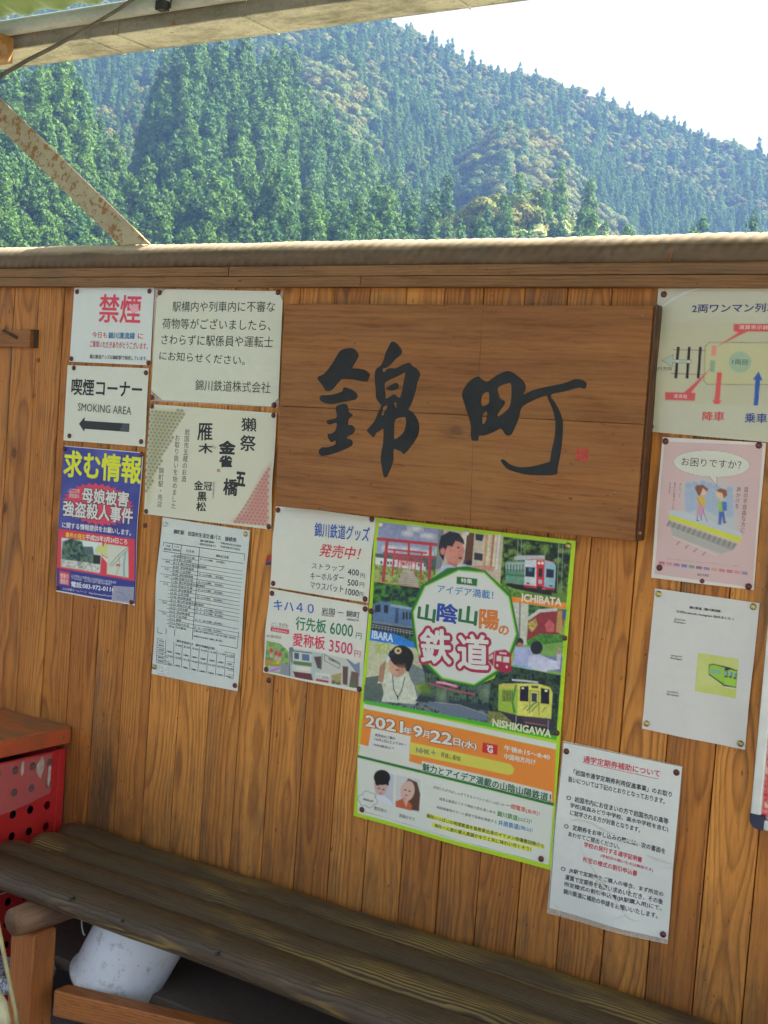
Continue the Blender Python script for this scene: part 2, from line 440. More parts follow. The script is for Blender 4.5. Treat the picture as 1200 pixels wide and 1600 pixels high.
# hanging clip
tube('pipe_clip', [U(248, -4, .045), U(250, 4, .04), U(258, 16, .04), U(266, 12, .045), U(268, -2, .05)], .0022, M_black, gut, 6)
box('clip_lug', U(250, 8, .045).x, U(263, 8, .045).x, .03, .05, U(255, 18, .045).z, U(255, 3, .045).z, M_black, gut, .002)
box('rusty_bracket', U(-60, 70, .05).x, U(11, 70, .05).x, .03, .07, U(5, 97, .05).z, U(5, 56, .05).z, M_rust, gut, .004)
tube('sagging_cable', [U(-60, 146, -.05), U(0, 119, -.05), U(45, 93, -.03), U(85, 73, 0), U(115, 56, .03), U(150, 36, .04), U(186, 14, .04), U(215, -6, .04), U(300, -70, .04)],
     [.0052, .0052, .0046, .0045, .0042, .004, .004, .004, .004], M_cable, gut, 8)

roof = thing('roof', 'green corrugated roof sheet above the platform, seen from below', 'roof', (-1, -1, 2.4))
def roof_sheet():
    ys = [.066, -1.0, -2.35]; zs = [ra.z + .005, 2.38, 2.66]
    V, F = [], []
    nx = 260; xs_ = np.linspace(GX0, GX1, nx)
    for y, z in zip(ys, zs):
        for i, x in enumerate(xs_): V.append((x, y, z + .005 * math.sin(i * math.pi / 2 + .5)))
    for j in range(2):
        for i in range(nx - 1): F.append((j * nx + i, j * nx + i + 1, (j + 1) * nx + i + 1, (j + 1) * nx + i))
    me = mesh_from('roof_sheet', V, F); o = link('roof_sheet', me, M_roof); keep(o, roof)
    md = o.modifiers.new('thick', 'SOLIDIFY'); md.thickness = .002
roof_sheet()
for x in (-3.3, .72):
    tube('rafter', [(x, .12, 2.17), (x, -2.4, 2.64)], .02, M_pipe, roof, 8)
for y, z in ((-1.0, 2.395), (-2.3, 2.63)):
    tube('purlin', [(GX0, y, z), (GX1, y, z)], .02, M_pipe, roof, 8)
for x in (-3.3, .72):
    tube('back_post', [(x, -2.25, 0), (x, -2.25, 2.6)], .03, M_pipe, roof, 10)

# ------------------------------------------------------------------ name board
sb = thing('station_name_board', 'large brown wooden station board with two brushed black characters', 'sign', tuple(U(715, 830)))
YS = -.036
TL, TR, BR_, BL = (U(445.3, 474.6, YS), U(1019.5, 478, YS), U(990.5, 846, YS), U(430.5, 790.8, YS))
ml, mr = U(437, 634, YS), U(1005, 663, YS)
slab('board', [ml + Vector((0, 0, .0001)), mr + Vector((0, 0, .0001)), TR, TL], YS, -.004, M_sign, sb, .0007)
slab('board', [BL, BR_, mr - Vector((0, 0, .0004)), ml - Vector((0, 0, .0004))], YS, -.004, M_sign, sb, .0007)
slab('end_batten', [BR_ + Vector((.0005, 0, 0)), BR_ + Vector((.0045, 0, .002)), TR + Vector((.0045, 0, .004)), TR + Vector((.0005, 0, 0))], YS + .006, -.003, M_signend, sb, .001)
tube('crack', [U(755, 479, YS), U(749, 570, YS), U(739, 690, YS), U(735, 818, YS)], [.0001, .0004, .0002, .0004], M_signend, sb, 4)
for x, y in ((1003, 494), (1000, 833), (437, 650), (488, 549), (960, 771)):
    c = U(x, y, YS - .0003)
    me = bm_mesh('nail', (lambda bm: (bmesh.ops.create_uvsphere(bm, u_segments=8, v_segments=4, radius=.0028), bm)[1])(bmesh.new()), True)
    o = link('nail', me, M_rust); o.location = c; o.scale = (1, .3, 1); keep(o, sb)

def catmull(P, n=6):
    out = []; L = len(P)
    for i in range(L):
        p0, p1, p2, p3 = (np.array(P[(i + j - 1) % L], float) for j in range(4))
        if np.hypot(*(p2 - p1)) < 14: out.append(p1); continue
        for t in np.arange(n) / n:
            out.append(.5 * ((2 * p1) + (-p0 + p2) * t + (2 * p0 - 5 * p1 + 4 * p2 - p3) * t * t + (-p0 + 3 * p1 - 3 * p2 + p3) * t ** 3))
    return out
def brush(name, loops, off, sc, Y, mat, parent):
    """filled brush shape with holes from outline loops"""
    cu = bpy.data.curves.new(name, 'CURVE'); cu.dimensions = '2D'; cu.fill_mode = 'BOTH'; cu.extrude = .0008
    o0 = U(off[0], off[1], Y)
    for lp in loops:
        pts = catmull(lp, 5)
        sp = cu.splines.new('POLY'); sp.points.add(len(pts) - 1); sp.use_cyclic_u = True
        for i, p in enumerate(pts):
            w = U(off[0] + p[0] / sc, off[1] + p[1] / sc, Y); sp.points[i].co = (w.x - o0.x, w.z - o0.z, 0, 1)
    tmp = bpy.data.objects.new('tmp', cu); COL.objects.link(tmp)
    bpy.context.view_layer.update()
    me = bpy.data.meshes.new_from_object(tmp.evaluated_get(bpy.context.evaluated_depsgraph_get()))
    bpy.data.objects.remove(tmp); me.name = name
    for v in me.vertices: v.co = Vector((o0.x + v.co.x, Y - v.co.z, o0.z + v.co.y))
    me.materials.clear(); o = link(name, me, mat); keep(o, parent); return o
s1 = 6.6667
A_ = [(822,58),(880,95),(915,150),(905,195),(850,240),(800,295),(765,325),(715,345),(735,380),(760,350),(800,335),(860,335),(940,295),(1000,280),(1025,310),(1075,340),(1105,390),(1095,440),(1075,490),(1060,570),(1040,640),(1010,720),(985,765),(1030,795),(1070,850),(1095,920),(1092,1010),(1060,1080),(1010,1150),(945,1225),(915,1205),(880,1190),(832,1182),(828,1290),(800,1380),(755,1470),(730,1455),(712,1360),(702,1290),(710,1200),(725,1120),(728,970),(690,985),(650,1010),(625,1050),(595,1030),(558,985),(590,945),(640,880),(665,820),(700,740),(706,722),(690,700),(655,650),(650,560),(640,470),(640,400),(655,345),(700,310),(730,255),(748,190),(780,120)]
brush('brushed_character', [A_,
    [(955,380),(880,415),(810,445),(745,480),(735,520),(745,600),(750,650),(800,630),(840,608),(895,645),(925,570),(940,480)],
    [(722,738),(716,775),(704,828),(735,820),(735,795),(758,765),(770,722)],
    [(862,690),(834,706),(846,725),(850,758),(862,752)],
    [(945,845),(850,870),(838,970),(838,1070),(885,1055),(940,1000),(960,940),(965,880)]], (490, 525), s1, YS - .0006, M_black, sb)
brush('brushed_character', [[(755,545),(810,510),(860,488),(885,515),(875,545),(820,568),(780,562)]], (490, 525), s1, YS - .0006, M_black, sb)
brush('brushed_character', [[(280,155),(340,130),(410,128),(445,160),(465,205),(440,260),(400,330),(470,340),(545,360),(582,400),(570,440),(555,472),(500,470),(420,455),(300,448),(260,480),(205,545),(160,575),(125,565),(90,510),(42,435),(110,395),(180,310),(240,215)]], (490, 525), s1, YS - .0006, M_black, sb)
brush('brushed_character', [[(320,535),(400,560),(450,605),(445,655),(380,672),(290,690),(200,708),(120,700),(68,665),(80,620),(160,615),(250,598),(302,572)]], (490, 525), s1, YS - .0006, M_black, sb)
brush('brushed_character', [[(235,745),(290,710),(345,715),(365,790),(405,825),(365,860),(358,925),(400,930),(428,975),(400,1020),(350,1045),(350,1068),(395,1085),(395,1140),(300,1190),(200,1225),(100,1248),(58,1225),(58,1190),(90,1160),(150,1158),(225,1130),(225,1085),(190,1105),(155,1065),(150,1020),(185,1018),(230,980),(240,905),(160,922),(143,880),(240,850)]], (490, 525), s1, YS - .0006, M_black, sb)
s2 = 5.7143
brush('brushed_character', [[(180,105),(215,130),(270,150),(350,95),(440,58),(490,70),(560,120),(600,170),(605,215),(590,265),(680,225),(790,198),(950,165),(1060,128),(1145,155),(1135,212),(1080,205),(960,235),(832,268),(870,340),(915,430),(938,530),(930,680),(915,800),(890,920),(865,982),(640,982),(530,960),(450,930),(400,880),(388,850),(415,848),(470,890),(560,915),(680,905),(790,875),(825,860),(840,770),(868,640),(875,510),(850,400),(815,320),(790,275),(690,310),(575,375),(545,470),(500,580),(470,628),(430,625),(388,570),(320,600),(240,630),(190,635),(180,675),(135,675),(120,640),(118,530),(85,420),(60,340),(42,270),(60,210),(110,145)],
    [(278,245),(218,270),(215,365),(278,345)], [(265,420),(225,438),(222,530),(255,500)],
    [(480,180),(450,165),(358,205),(375,295),(420,325),(410,360),(355,440),(352,472),(400,440),(462,380),(480,300)]], (715, 570), s2, YS - .0006, M_black, sb)
a, b = U(900, 700, YS - .0004), U(919, 722, YS - .0004)
slab('red_seal', [Vector((a.x, 0, b.z)), Vector((b.x, 0, b.z)), Vector((b.x, 0, a.z)), Vector((a.x, 0, a.z))], YS - .0005, YS + .001, plain('seal_red', (.42, .055, .03), .7, .4, 400), sb)

# ------------------------------------------------------------------ sheets, prints and lettering
def vnoise(x, y, seed=0):
    xi, yi = np.floor(x).astype(np.int64), np.floor(y).astype(np.int64); fx, fy = x - xi, y - yi
    fx, fy = fx * fx * (3 - 2 * fx), fy * fy * (3 - 2 * fy)
    def h(a, b):
        n = (a * 374761393 + b * 668265263 + seed * 69069) & 0x7fffffff
        n = ((n ^ (n >> 13)) * 1274126177) & 0x7fffffff
        return ((n ^ (n >> 16)) & 0xffff) / 65535.
    return (h(xi, yi) * (1 - fx) + h(xi + 1, yi) * fx) * (1 - fy) + (h(xi, yi + 1) * (1 - fx) + h(xi + 1, yi + 1) * fx) * fy
def fbm(x, y, seed=0, o=4):
    s = 0; a = .5
    for i in range(o): s = s + a * vnoise(x, y, seed + i * 17); x = x * 2.03; y = y * 2.03; a *= .5
    return s / (1 - .5 ** o)

def sdf(P, x, y):
    P = np.array(P, float); d = np.full(x.shape, 1e18); s = np.ones(x.shape)
    n = len(P)
    for i in range(n):
        a, b = P[i], P[i - 1]; ex, ey = b - a; wx, wy = x - a[0], y - a[1]
        t = np.clip((wx * ex + wy * ey) / (ex * ex + ey * ey + 1e-12), 0, 1)
        bx, by = wx - ex * t, wy - ey * t; d = np.minimum(d, bx * bx + by * by)
        c1, c2, c3 = y >= a[1], y < b[1], ex * wy > ey * wx
        s = np.where((c1 & c2 & c3) | (~c1 & ~c2 & ~c3), -s, s)
    return s * np.sqrt(d)

class Sheet:
    """a pinned sheet: quad of photo pixels (TL, TR, BR, BL) on the plane y = Y"""
    def __init__(s, name, label, cat, quad, Y, color=(205, 205, 190), pins=(), pinmat=None, wave=.0014, outline=None, rough=.28, film=None):
        s.Y = Y; s.q = quad; rr = random.Random(name + label)
        s.w = [(rr.uniform(14, 34), rr.uniform(10, 30), rr.uniform(0, 6.3), rr.uniform(.3, 1)) for _ in range(4)]; s.wa = wave
        # the sheet bellies out between its pins
        w4 = [U(*q_, Y) for q_ in quad]; s.b = []
        for e_, am in (((0, 3), rr.uniform(.3, 1)), ((1, 2), rr.uniform(.3, 1)), ((2, 3), rr.uniform(.5, 1)), ((0, 1), rr.uniform(0, .5))):
            m_ = w4[e_[0]].lerp(w4[e_[1]], rr.uniform(.35, .65)); ln = (w4[e_[0]] - w4[e_[1]]).length; s.b.append((m_.x, m_.z, am, ln * .22))
        c = U(*quad[3], Y); s.root = thing(name, label, cat, tuple(c))
        if outline: s.wa = 0
        if film:
            s.quadmesh('laminating_film', [U(*p, Y + .0006) for p in film], Y + .0006, M_film, 6)
        s.mat = paper_mat('paper_' + name, color, rough)
        if outline:
            o = slab('paper', [U(*p, Y) for p in outline], Y, Y + .0004, s.mat, s.root, 0)
            s.wa = 0
        else:
            s.quadmesh('paper', [U(*p, Y) for p in quad], Y, s.mat, 14)
        for p in pins:
            pm = pinmat or M_pin
            if len(p) == 3: pm = p[2]
            pin(s.root, p[0], p[1], s.Y - .001, pm)
    def disp(s, x, z):
        return s.wa * sum(a * np.sin(x * kx + z * kz + ph) for kx, kz, ph, a in s.w) / 2.2 + (s.wa * 3.2) * sum(am * np.exp(-((x - bx) ** 2 + (z - bz) ** 2) / r_ ** 2) for bx, bz, am, r_ in s.b)
    def quadmesh(s, name, W4, Y, mat, n):
        a, b, c, d = (np.array(w) for w in W4)
        u, v = np.meshgrid(np.linspace(0, 1, n + 1), np.linspace(0, 1, n + 1))
        P = (a * (1 - u[..., None]) + b * u[..., None]) * (1 - v[..., None]) + (d * (1 - u[..., None]) + c * u[..., None]) * v[..., None]
        P = P.reshape(-1, 3); P[:, 1] = Y - s.disp(P[:, 0], P[:, 2]); Q = P.copy(); Q[:, 1] += .0005
        k = (n + 1) ** 2; V = np.vstack([P, Q]); F = []
        for j in range(n):
            for i in range(n):
                t = j * (n + 1) + i; F.append((t, t + n + 1, t + n + 2, t + 1)); F.append((t + k, t + 1 + k, t + n + 2 + k, t + n + 1 + k))
        ring = list(range(n + 1)) + [j * (n + 1) + n for j in range(1, n + 1)] + [n * (n + 1) + i for i in range(n - 1, -1, -1)] + [j * (n + 1) for j in range(n - 1, 0, -1)]
        for i in range(len(ring)):
            x, y = ring[i], ring[(i + 1) % len(ring)]; F.append((x, y, y + k, x + k))
        me = mesh_from(name, V, F); o = link(name, me, mat); keep(o, s.root); return o
    def place(s, P, off):
        """P: n x 3 world points near the sheet -> laid on it"""
        P[:, 1] = s.Y - off - s.disp(P[:, 0], P[:, 2]); return P
    def text(s, body, p0, p1, h, c, bold=0, off=.0006, name='lettering', shear=0, mat=None):
        a, b = U(*p0, s.Y), U(*p1, s.Y)
        hz = (U(p0[0] + h * .05, p0[1] - h, s.Y) - a).length
        cu = bpy.data.curves.new('t', 'FONT'); cu.body = body; cu.resolution_u = 2; cu.shear = shear
        tmp = bpy.data.objects.new('tmp', cu); me = bpy.data.meshes.new_from_object(tmp)
        bpy.data.objects.remove(tmp); bpy.data.curves.remove(cu)
        n = len(me.vertices)
        if n == 0: return
        co = np.empty(n * 3, np.float32); me.vertices.foreach_get('co', co); co = co.reshape(-1, 3).astype(float)
        mn, mx = co.min(0), co.max(0)
        u = (co[:, 0] - mn[0]) / (mx[0] - mn[0]); v = (co[:, 1] - mn[1]) / (mx[1] - mn[1]) if mx[1] > mn[1] else co[:, 1] * 0
        dx = np.array(b - a); L = np.linalg.norm(dx); ex = dx / L; up = np.array((-ex[2], 0, ex[0]))
        P = np.array(a) + u[:, None] * dx + v[:, None] * hz * up
        P = s.place(P, off); me.vertices.foreach_set('co', P.astype(np.float32).ravel()); me.update()
        if bold > .007:
            k = 12 if bold > .04 else 6; F = [tuple(q.vertices) for q in me.polygons]; nn = len(P); sc_x = L / (mx[0] - mn[0]); sc_y = hz / max(mx[1] - mn[1], .3)
            VV, FF = [P], list(F)
            for i in range(k):
                t = 2 * math.pi * i / k; q = P + ex * (bold * sc_x * math.cos(t)) + up * (bold * sc_y * math.sin(t)); q[:, 1] += .00002 * (i + 1)
                VV.append(q); FF += [tuple(v_ + nn * (i + 1) for v_ in f) for f in F]
            bpy.data.meshes.remove(me); me = mesh_from(name, np.vstack(VV), FF)
        me.name = name; me.materials.clear()
        o = link(name, me, mat or ink(c)); keep(o, s.root); return o
    def vtext(s, body, top, bot, w, c, bold=0, off=.0006):
        """vertical writing: centre line from top to bot (photo px), w wide"""
        body = body.replace('ー', '｜'); n = len(body)
        me_all, F = [], []; base = 0
        for i, ch in enumerate(body):
            if ch in ' 　': continue
            cu = bpy.data.curves.new('t', 'FONT'); cu.body = ch; cu.offset = bold; cu.resolution_u = 2
            tmp = bpy.data.objects.new('tmp', cu); me = bpy.data.meshes.new_from_object(tmp)
            bpy.data.objects.remove(tmp); bpy.data.curves.remove(cu)
            co = np.array([tuple(v.co) for v in me.vertices])
            if len(co) == 0: continue
            t0, t1 = i / n, (i + 1) / n
            A = np.array([top[0] + (bot[0] - top[0]) * t1, top[1] + (bot[1] - top[1]) * t1])
            a = np.array(U(A[0] - w / 2, A[1], s.Y)); b = np.array(U(A[0] + w / 2, A[1] + w * .1, s.Y))
            hz = (U(A[0], A[1] - (bot[1] - top[1]) / n, s.Y) - U(A[0], A[1], s.Y)).length
            adv = 1.0
            u = co[:, 0] / adv; v = (co[:, 1] + .12) / 1.0
            me_all.append(a + u[:, None] * (b - a) + v[:, None] * np.array((0, 0, hz)))
            F += [tuple(base + k for k in p.vertices) for p in me.polygons]; base += len(co)
            bpy.data.meshes.remove(me)
        P = s.place(np.vstack(me_all), off)
        o = link('lettering', mesh_from('lettering', P, F), ink(c)); keep(o, s.root); return o
    def shape(s, name, pts, c, off=.0004, mat=None):
        P = s.place(np.array([tuple(U(*p, s.Y)) for p in pts]), off)
        o = link(name, mesh_from(name, P, [tuple(range(len(pts)))]), mat or ink(c)); keep(o, s.root); return o
    def line(s, p, q, w, c, off=.0005, name='rule', join=None):
        p, q = np.array(p, float), np.array(q, float); d = (q - p) / np.hypot(*(q - p)); nn = np.array((-d[1], d[0])) * w / 2
        pts = [p + nn, q + nn, q - nn, p - nn]
        if join is not None: join.append(pts); return
        return s.shape(name, pts, c, off)
    def lines(s, quads, c, name='table_rules', off=.0005):
        V = []; F = []
        for qd in quads:
            F.append(tuple(range(len(V), len(V) + len(qd)))); V += [tuple(U(*p, s.Y)) for p in qd]
        o = link(name, mesh_from(name, s.place(np.array(V), off), F), ink(c)); keep(o, s.root); return o

def pin(parent, x, y, Y, mat, r=.0052):
    c = U(x, y, Y)
    bm = bmesh.new(); prof = [(0, -.0032), (.45, -.0031), (.8, -.0024), (1.0, -.0008), (1.0, 0)]
    rings = []
    for pr_, py in prof[1:]:
        rings.append([bm.verts.new((c.x + r * pr_ * math.cos(t), c.y + py, c.z + r * pr_ * math.sin(t))) for t in [2 * math.pi * k / 12 for k in range(12)]])
    top = bm.verts.new((c.x, c.y + prof[0][1], c.z))
    for k in range(12): bm.faces.new((top, rings[0][k], rings[0][(k + 1) % 12]))
    for j in range(len(rings) - 1):
        for k in range(12): bm.faces.new((rings[j][k], rings[j + 1][k], rings[j + 1][(k + 1) % 12], rings[j][(k + 1) % 12]))
    bmesh.ops.recalc_face_normals(bm, faces=bm.faces)
    o = link('pin', bm_mesh('pin', bm, True), mat)
    if parent is not None: keep(o, parent)
    return o

class Canvas:
    """a printed picture: a fine grid laid on a sheet, each point coloured; shapes are given in photo pixels"""
    def __init__(s, sheet, quad, base, step=.0013, off=.0003, name='printed_picture'):
        s.sh = sheet; s.off = off; s.name = name
        a, b, c, d = (np.array(U(*p, sheet.Y)) for p in quad)
        nu = int(np.linalg.norm(b - a) / step) + 2; nv = int(np.linalg.norm(d - a) / step) + 2
        u, v = np.meshgrid(np.linspace(0, 1, nu), np.linspace(0, 1, nv))
        P = (a * (1 - u[..., None]) + b * u[..., None]) * (1 - v[..., None]) + (d * (1 - u[..., None]) + c * u[..., None]) * v[..., None]
        s.nu, s.nv = nu, nv; s.P = P.reshape(-1, 3); s.x, s.y = toP(s.P); s.u, s.v = u.ravel(), v.ravel()
        s.c = np.tile(np.array(ink_rgb(base)), (len(s.P), 1))
    def blend(s, idx, a, col):
        a = np.clip(a, 0, 1)[:, None]; s.c[idx] = s.c[idx] * (1 - a) + np.asarray(col) * a
    def _bb(s, x0, x1, y0, y1, m=2): return np.nonzero((s.x > x0 - m) & (s.x < x1 + m) & (s.y > y0 - m) & (s.y < y1 + m))[0]
    def poly(s, pts, col, soft=.7, alpha=1., grad=None):
        P = np.array(pts, float); idx = s._bb(P[:, 0].min(), P[:, 0].max(), P[:, 1].min(), P[:, 1].max(), soft + 1)
        if not len(idx): return s
        d = sdf(P, s.x[idx], s.y[idx]); a = np.clip(.5 - d / (2 * soft), 0, 1) * alpha
        c = np.array(ink_rgb(col))
        if grad:
            t = np.clip((s.y[idx] - P[:, 1].min()) / (np.ptp(P[:, 1]) + 1e-6), 0, 1)[:, None]; c = c * (1 - t) + np.array(ink_rgb(grad)) * t
        s.blend(idx, a, c); return s
    def ell(s, cx, cy, rx, ry, col, rot=0, soft=.6, alpha=1.):
        R = max(rx, ry); idx = s._bb(cx - R, cx + R, cy - R, cy + R)
        if not len(idx): return s
        dx, dy = s.x[idx] - cx, s.y[idx] - cy; ca, sa = math.cos(rot), math.sin(rot)
        ex, ey = dx * ca + dy * sa, -dx * sa + dy * ca
        d = (np.hypot(ex / rx, ey / ry) - 1) * min(rx, ry)
        s.blend(idx, (.5 - d / (2 * soft)) * alpha, ink_rgb(col)); return s
    def line(s, p, q, w, col, alpha=1.):
        p, q = np.array(p, float), np.array(q, float); idx = s._bb(min(p[0], q[0]), max(p[0], q[0]), min(p[1], q[1]), max(p[1], q[1]), w + 1)
        if not len(idx): return s
        e = q - p; wx, wy = s.x[idx] - p[0], s.y[idx] - p[1]; t = np.clip((wx * e[0] + wy * e[1]) / (e @ e + 1e-9), 0, 1)
        d = np.hypot(wx - e[0] * t, wy - e[1] * t) - w / 2
        s.blend(idx, (.5 - d / 1.2) * alpha, ink_rgb(col)); return s
    def path(s, pts, w, col, alpha=1.):
        for a, b in zip(pts[:-1], pts[1:]): s.line(a, b, w, col, alpha)
        return s
    def texture(s, pts, cols, scale=4, seed=0, soft=.8, ax=1, ay=1, contrast=1.6):
        """mottled area (leaves, water, ballast): colours picked along a noise"""
        P = np.array(pts, float); idx = s._bb(P[:, 0].min(), P[:, 0].max(), P[:, 1].min(), P[:, 1].max())
        if not len(idx): return s
        d = sdf(P, s.x[idx], s.y[idx]); n = fbm(s.x[idx] / scale * ax, s.y[idx] / scale * ay, seed, 4)
        n = np.clip((n - .5) * contrast * 1.6 + .5, 0, .9999) * (len(cols) - 1); i = np.floor(n).astype(int); f = (n - i)[:, None]
        C = np.array([ink_rgb(c) for c in cols]); col = C[i] * (1 - f) + C[np.minimum(i + 1, len(cols) - 1)] * f
        a = np.clip(.5 - d / (2 * soft), 0, 1)[:, None]; s.c[idx] = s.c[idx] * (1 - a) + col * a; return s
    def mottle(s, pts, amp=.35, scale=3, seed=1):
        P = np.array(pts, float); idx = s._bb(P[:, 0].min(), P[:, 0].max(), P[:, 1].min(), P[:, 1].max())
        a = np.clip(.5 - sdf(P, s.x[idx], s.y[idx]), 0, 1)
        g = 1 + a * amp * ((fbm(s.x[idx] / scale, s.y[idx] / scale, seed, 4) - .5) * 1.6 + (fbm(s.x[idx] / 28, s.y[idx] / 28, seed + 5, 2) - .5) * 1.2)
        s.c[idx] = np.clip(s.c[idx] * g[:, None], .004, .9); return s
    def done(s):
        n = len(s.P); P = s.sh.place(s.P.copy(), s.off); nu, nv = s.nu, s.nv
        me = bpy.data.meshes.new(s.name); me.vertices.add(n); me.vertices.foreach_set('co', P.astype(np.float32).ravel())
        i, j = np.meshgrid(np.arange(nu - 1), np.arange(nv - 1)); t = (j * nu + i).ravel()
        q = np.stack([t, t + nu, t + nu + 1, t + 1], 1).ravel()
        k = len(t); me.loops.add(4 * k); me.loops.foreach_set('vertex_index', q.astype(np.int32)); me.polygons.add(k)
        me.polygons.foreach_set('loop_start', (np.arange(k) * 4).astype(np.int32)); me.polygons.foreach_set('loop_total', np.full(k, 4, np.int32))
        me.update(calc_edges=True)
        at = me.color_attributes.new('ink', 'FLOAT_COLOR', 'POINT'); at.data.foreach_set('color', np.hstack([s.c, np.ones((n, 1))]).astype(np.float32).ravel())
        o = link(s.name, me, M_print); keep(o, s.sh.root); return o
def creased(sheet, quad, seed):
    """patch of crumpled laminating film standing a little off the sheet"""
    a, b, c, d = (np.array(U(*p, sheet.Y)) for p in quad); n = 16; rr_ = np.random.RandomState(seed)
    u, v = np.meshgrid(np.linspace(0, 1, n), np.linspace(0, 1, n))
    P = ((a * (1 - u[..., None]) + b * u[..., None]) * (1 - v[..., None]) + (d * (1 - u[..., None]) + c * u[..., None]) * v[..., None]).reshape(-1, 3)
    P = sheet.place(P, .0014); P[:, 1] -= rr_.rand(len(P)) * .0022 * np.sin(np.pi * u.ravel()) * np.sin(np.pi * v.ravel())
    F = [(j * n + i, j * n + i + 1, (j + 1) * n + i + 1, (j + 1) * n + i) for j in range(n - 1) for i in range(n - 1)]
    keep(link('creased_film', mesh_from('creased_film', P, F), M_crease), sheet.root)
nc_ = N('creased_film', .12); nc_.base((.8, .8, .8)); nc_.b.inputs['Alpha'].default_value = .38; M_crease = nc_.m
def lerp(a, b, t): return (a[0] + (b[0] - a[0]) * t, a[1] + (b[1] - a[1]) * t)
def Z(off, sc):
    """coordinates measured in an enlarged crop -> photo pixels"""
    return lambda *p: [(off[0] + a / sc, off[1] + b / sc) for a, b in p]

# ---- no-smoking sheet
c = Sheet('notice', 'small white sheet with pink no-smoking characters, top left of the wall', 'notice',
          [(116.4, 447.4), (241, 449.5), (234.6, 571), (108.6, 565)], -.003, (208, 212, 202), [(120.5, 456), (233.5, 455), (111.5, 560.5), (232, 567)], wave=.0002)
z = Z((90, 430), 3.333)
c.text('禁煙', z((214, 243))[0], z((428, 252))[0], 43, (214, 62, 84), .018)
cv = [z((370, 160))[0], z((412, 150))[0], z((428, 185))[0], z((392, 200))[0]]
c.shape('faded_patch', cv, (228, 160, 172), .0009)
c.text('今日も', z((180, 325))[0], z((258, 328))[0], 9.3, (190, 60, 70), .01)
c.text('錦川清流線', z((265, 330))[0], z((402, 333))[0], 10, (20, 110, 160), .02)
c.text('に', z((418, 330))[0], z((445, 332))[0], 8, (190, 60, 70), .01)
c.text('ご乗車いただきありがとうございます。', z((168, 375))[0], z((468, 388))[0], 10.5, (190, 60, 70), .012)
c.text('錦川鉄道グッズは錦町駅で発売しています。', z((168, 434))[0], z((466, 446))[0], 6.6, (40, 45, 45), .01)
# ---- smoking area sheet
c = Sheet('notice', 'small cream sheet reading SMOKING AREA above a thick black arrow', 'notice',
          [(105.6, 570.4), (232.5, 575.5), (226.5, 698), (99, 688)], -.0036, (208, 208, 188), [(115.5, 575), (228, 582.5), (108.5, 681), (220.5, 690)], wave=.0002)
c.text('喫煙コーナー', z((73, 622))[0], z((438, 640))[0], 25, (18, 20, 22), .022)
c.text('SMOKING AREA', z((106, 706))[0], z((384, 728))[0], 12.2, (55, 52, 46), 0)
c.shape('arrow', z((112, 774), (142, 738), (142, 758), (375, 773), (373, 817), (142, 800), (140, 816)), (14, 18, 22))
c.shape('worn_patch', z((322, 812), (340, 774), (374, 775), (373, 816)), (62, 66, 74), .0008)
# ---- suspicious luggage notice
oc = z((560, 72), (1150, 84), (1172, 132), (1150, 640), (1108, 684), (545, 650), (488, 600), (516, 120))
c = Sheet('notice', 'large cream notice with clipped corners about suspicious luggage, left of the name board', 'notice',
          [(241.5, 450.4), (441.6, 454), (435, 637), (235.5, 626.5)], -.0034, (205, 205, 180),
          [(249.5, 457.5), (434.5, 457), (237.5, 621), (428, 633)], outline=oc, film=[(241.5, 450.4), (441.6, 454), (435, 637), (235.5, 626.5)])
K = (52, 50, 44)
for t, a, b, h in (('駅構内や列車内に不審な', (598, 190), (1132, 192), 16), ('荷物等がございましたら、', (545, 278), (1110, 290), 16.5),
                   ('さわらずに駅係員や運転士', (540, 362), (1122, 378), 16.5), ('にお知らせください。', (530, 442), (975, 470), 14.5), ('錦川鉄道株式会社', (716, 600), (1108, 616), 17)):
    c.text(t, z(a)[0], z(b)[0], h, K, .002)
# ---- sake sheet with hemp-leaf pattern corners
z = Z((80, 620), 3.333)
c = Sheet('notice', 'cream sheet of brushed sake names with olive and pink hemp-leaf corners', 'notice',
          [(234.5, 631.4), (432.5, 645.5), (423.5, 827.6), (225, 803)], -.0046, (206, 204, 180), [(237.5, 635), (427.5, 649), (228.5, 799), (420, 823)])
def hemp(corner_fn, col, x0, x1, y0, y1, st=6.2):
    qs = []
    for j in range(int((y1 - y0) / (st * .87)) + 1):
        for i in range(int((x1 - x0) / st) + 1):
            x = x0 + i * st + (j % 2) * st / 2; y = y0 + j * st * .87
            y += (x - 235) * .085; x -= (y - 640) * .05
            if not corner_fn(x, y): continue
            for k in range(6):
                t = math.pi / 3 * k + math.pi / 6
                c.line((x + .7 * math.cos(t), y + .7 * math.sin(t)), (x + st * .53 * math.cos(t), y + st * .53 * math.sin(t)), .42, col, join=qs)
            for k in range(3):
                t = math.pi / 3 * k
                c.line((x - st * .5 * math.cos(t), y - st * .5 * math.sin(t)), (x + st * .5 * math.cos(t), y + st * .5 * math.sin(t)), .35, col, join=qs)
    return qs
qa = hemp(lambda x, y: (x - 234) / 58 + (y - 634 - (x - 234) * .07) / 128 < 1 and x > 233 + (640 - y) * .05 and y > 638 + (x - 235) * .07, (140, 134, 88), 232, 300, 632, 800)
pk = [(361, 817.5), (385, 795), (401, 762), (413, 738), (424, 726), (420.5, 824)]
cp = Canvas(c, [(236, 636), (430, 650), (421.5, 822), (228, 799)], (206, 204, 180), .0022, .0003)
cp.poly(pk, (212, 158, 142), 6, .9)
cp.poly(z((535, 62), (700, 72), (630, 160), (560, 330), (505, 560), (490, 590)), (186, 184, 142), 6, .7)
cp.done()
c.lines(qa, (122, 118, 78), 'hemp_leaf_pattern')
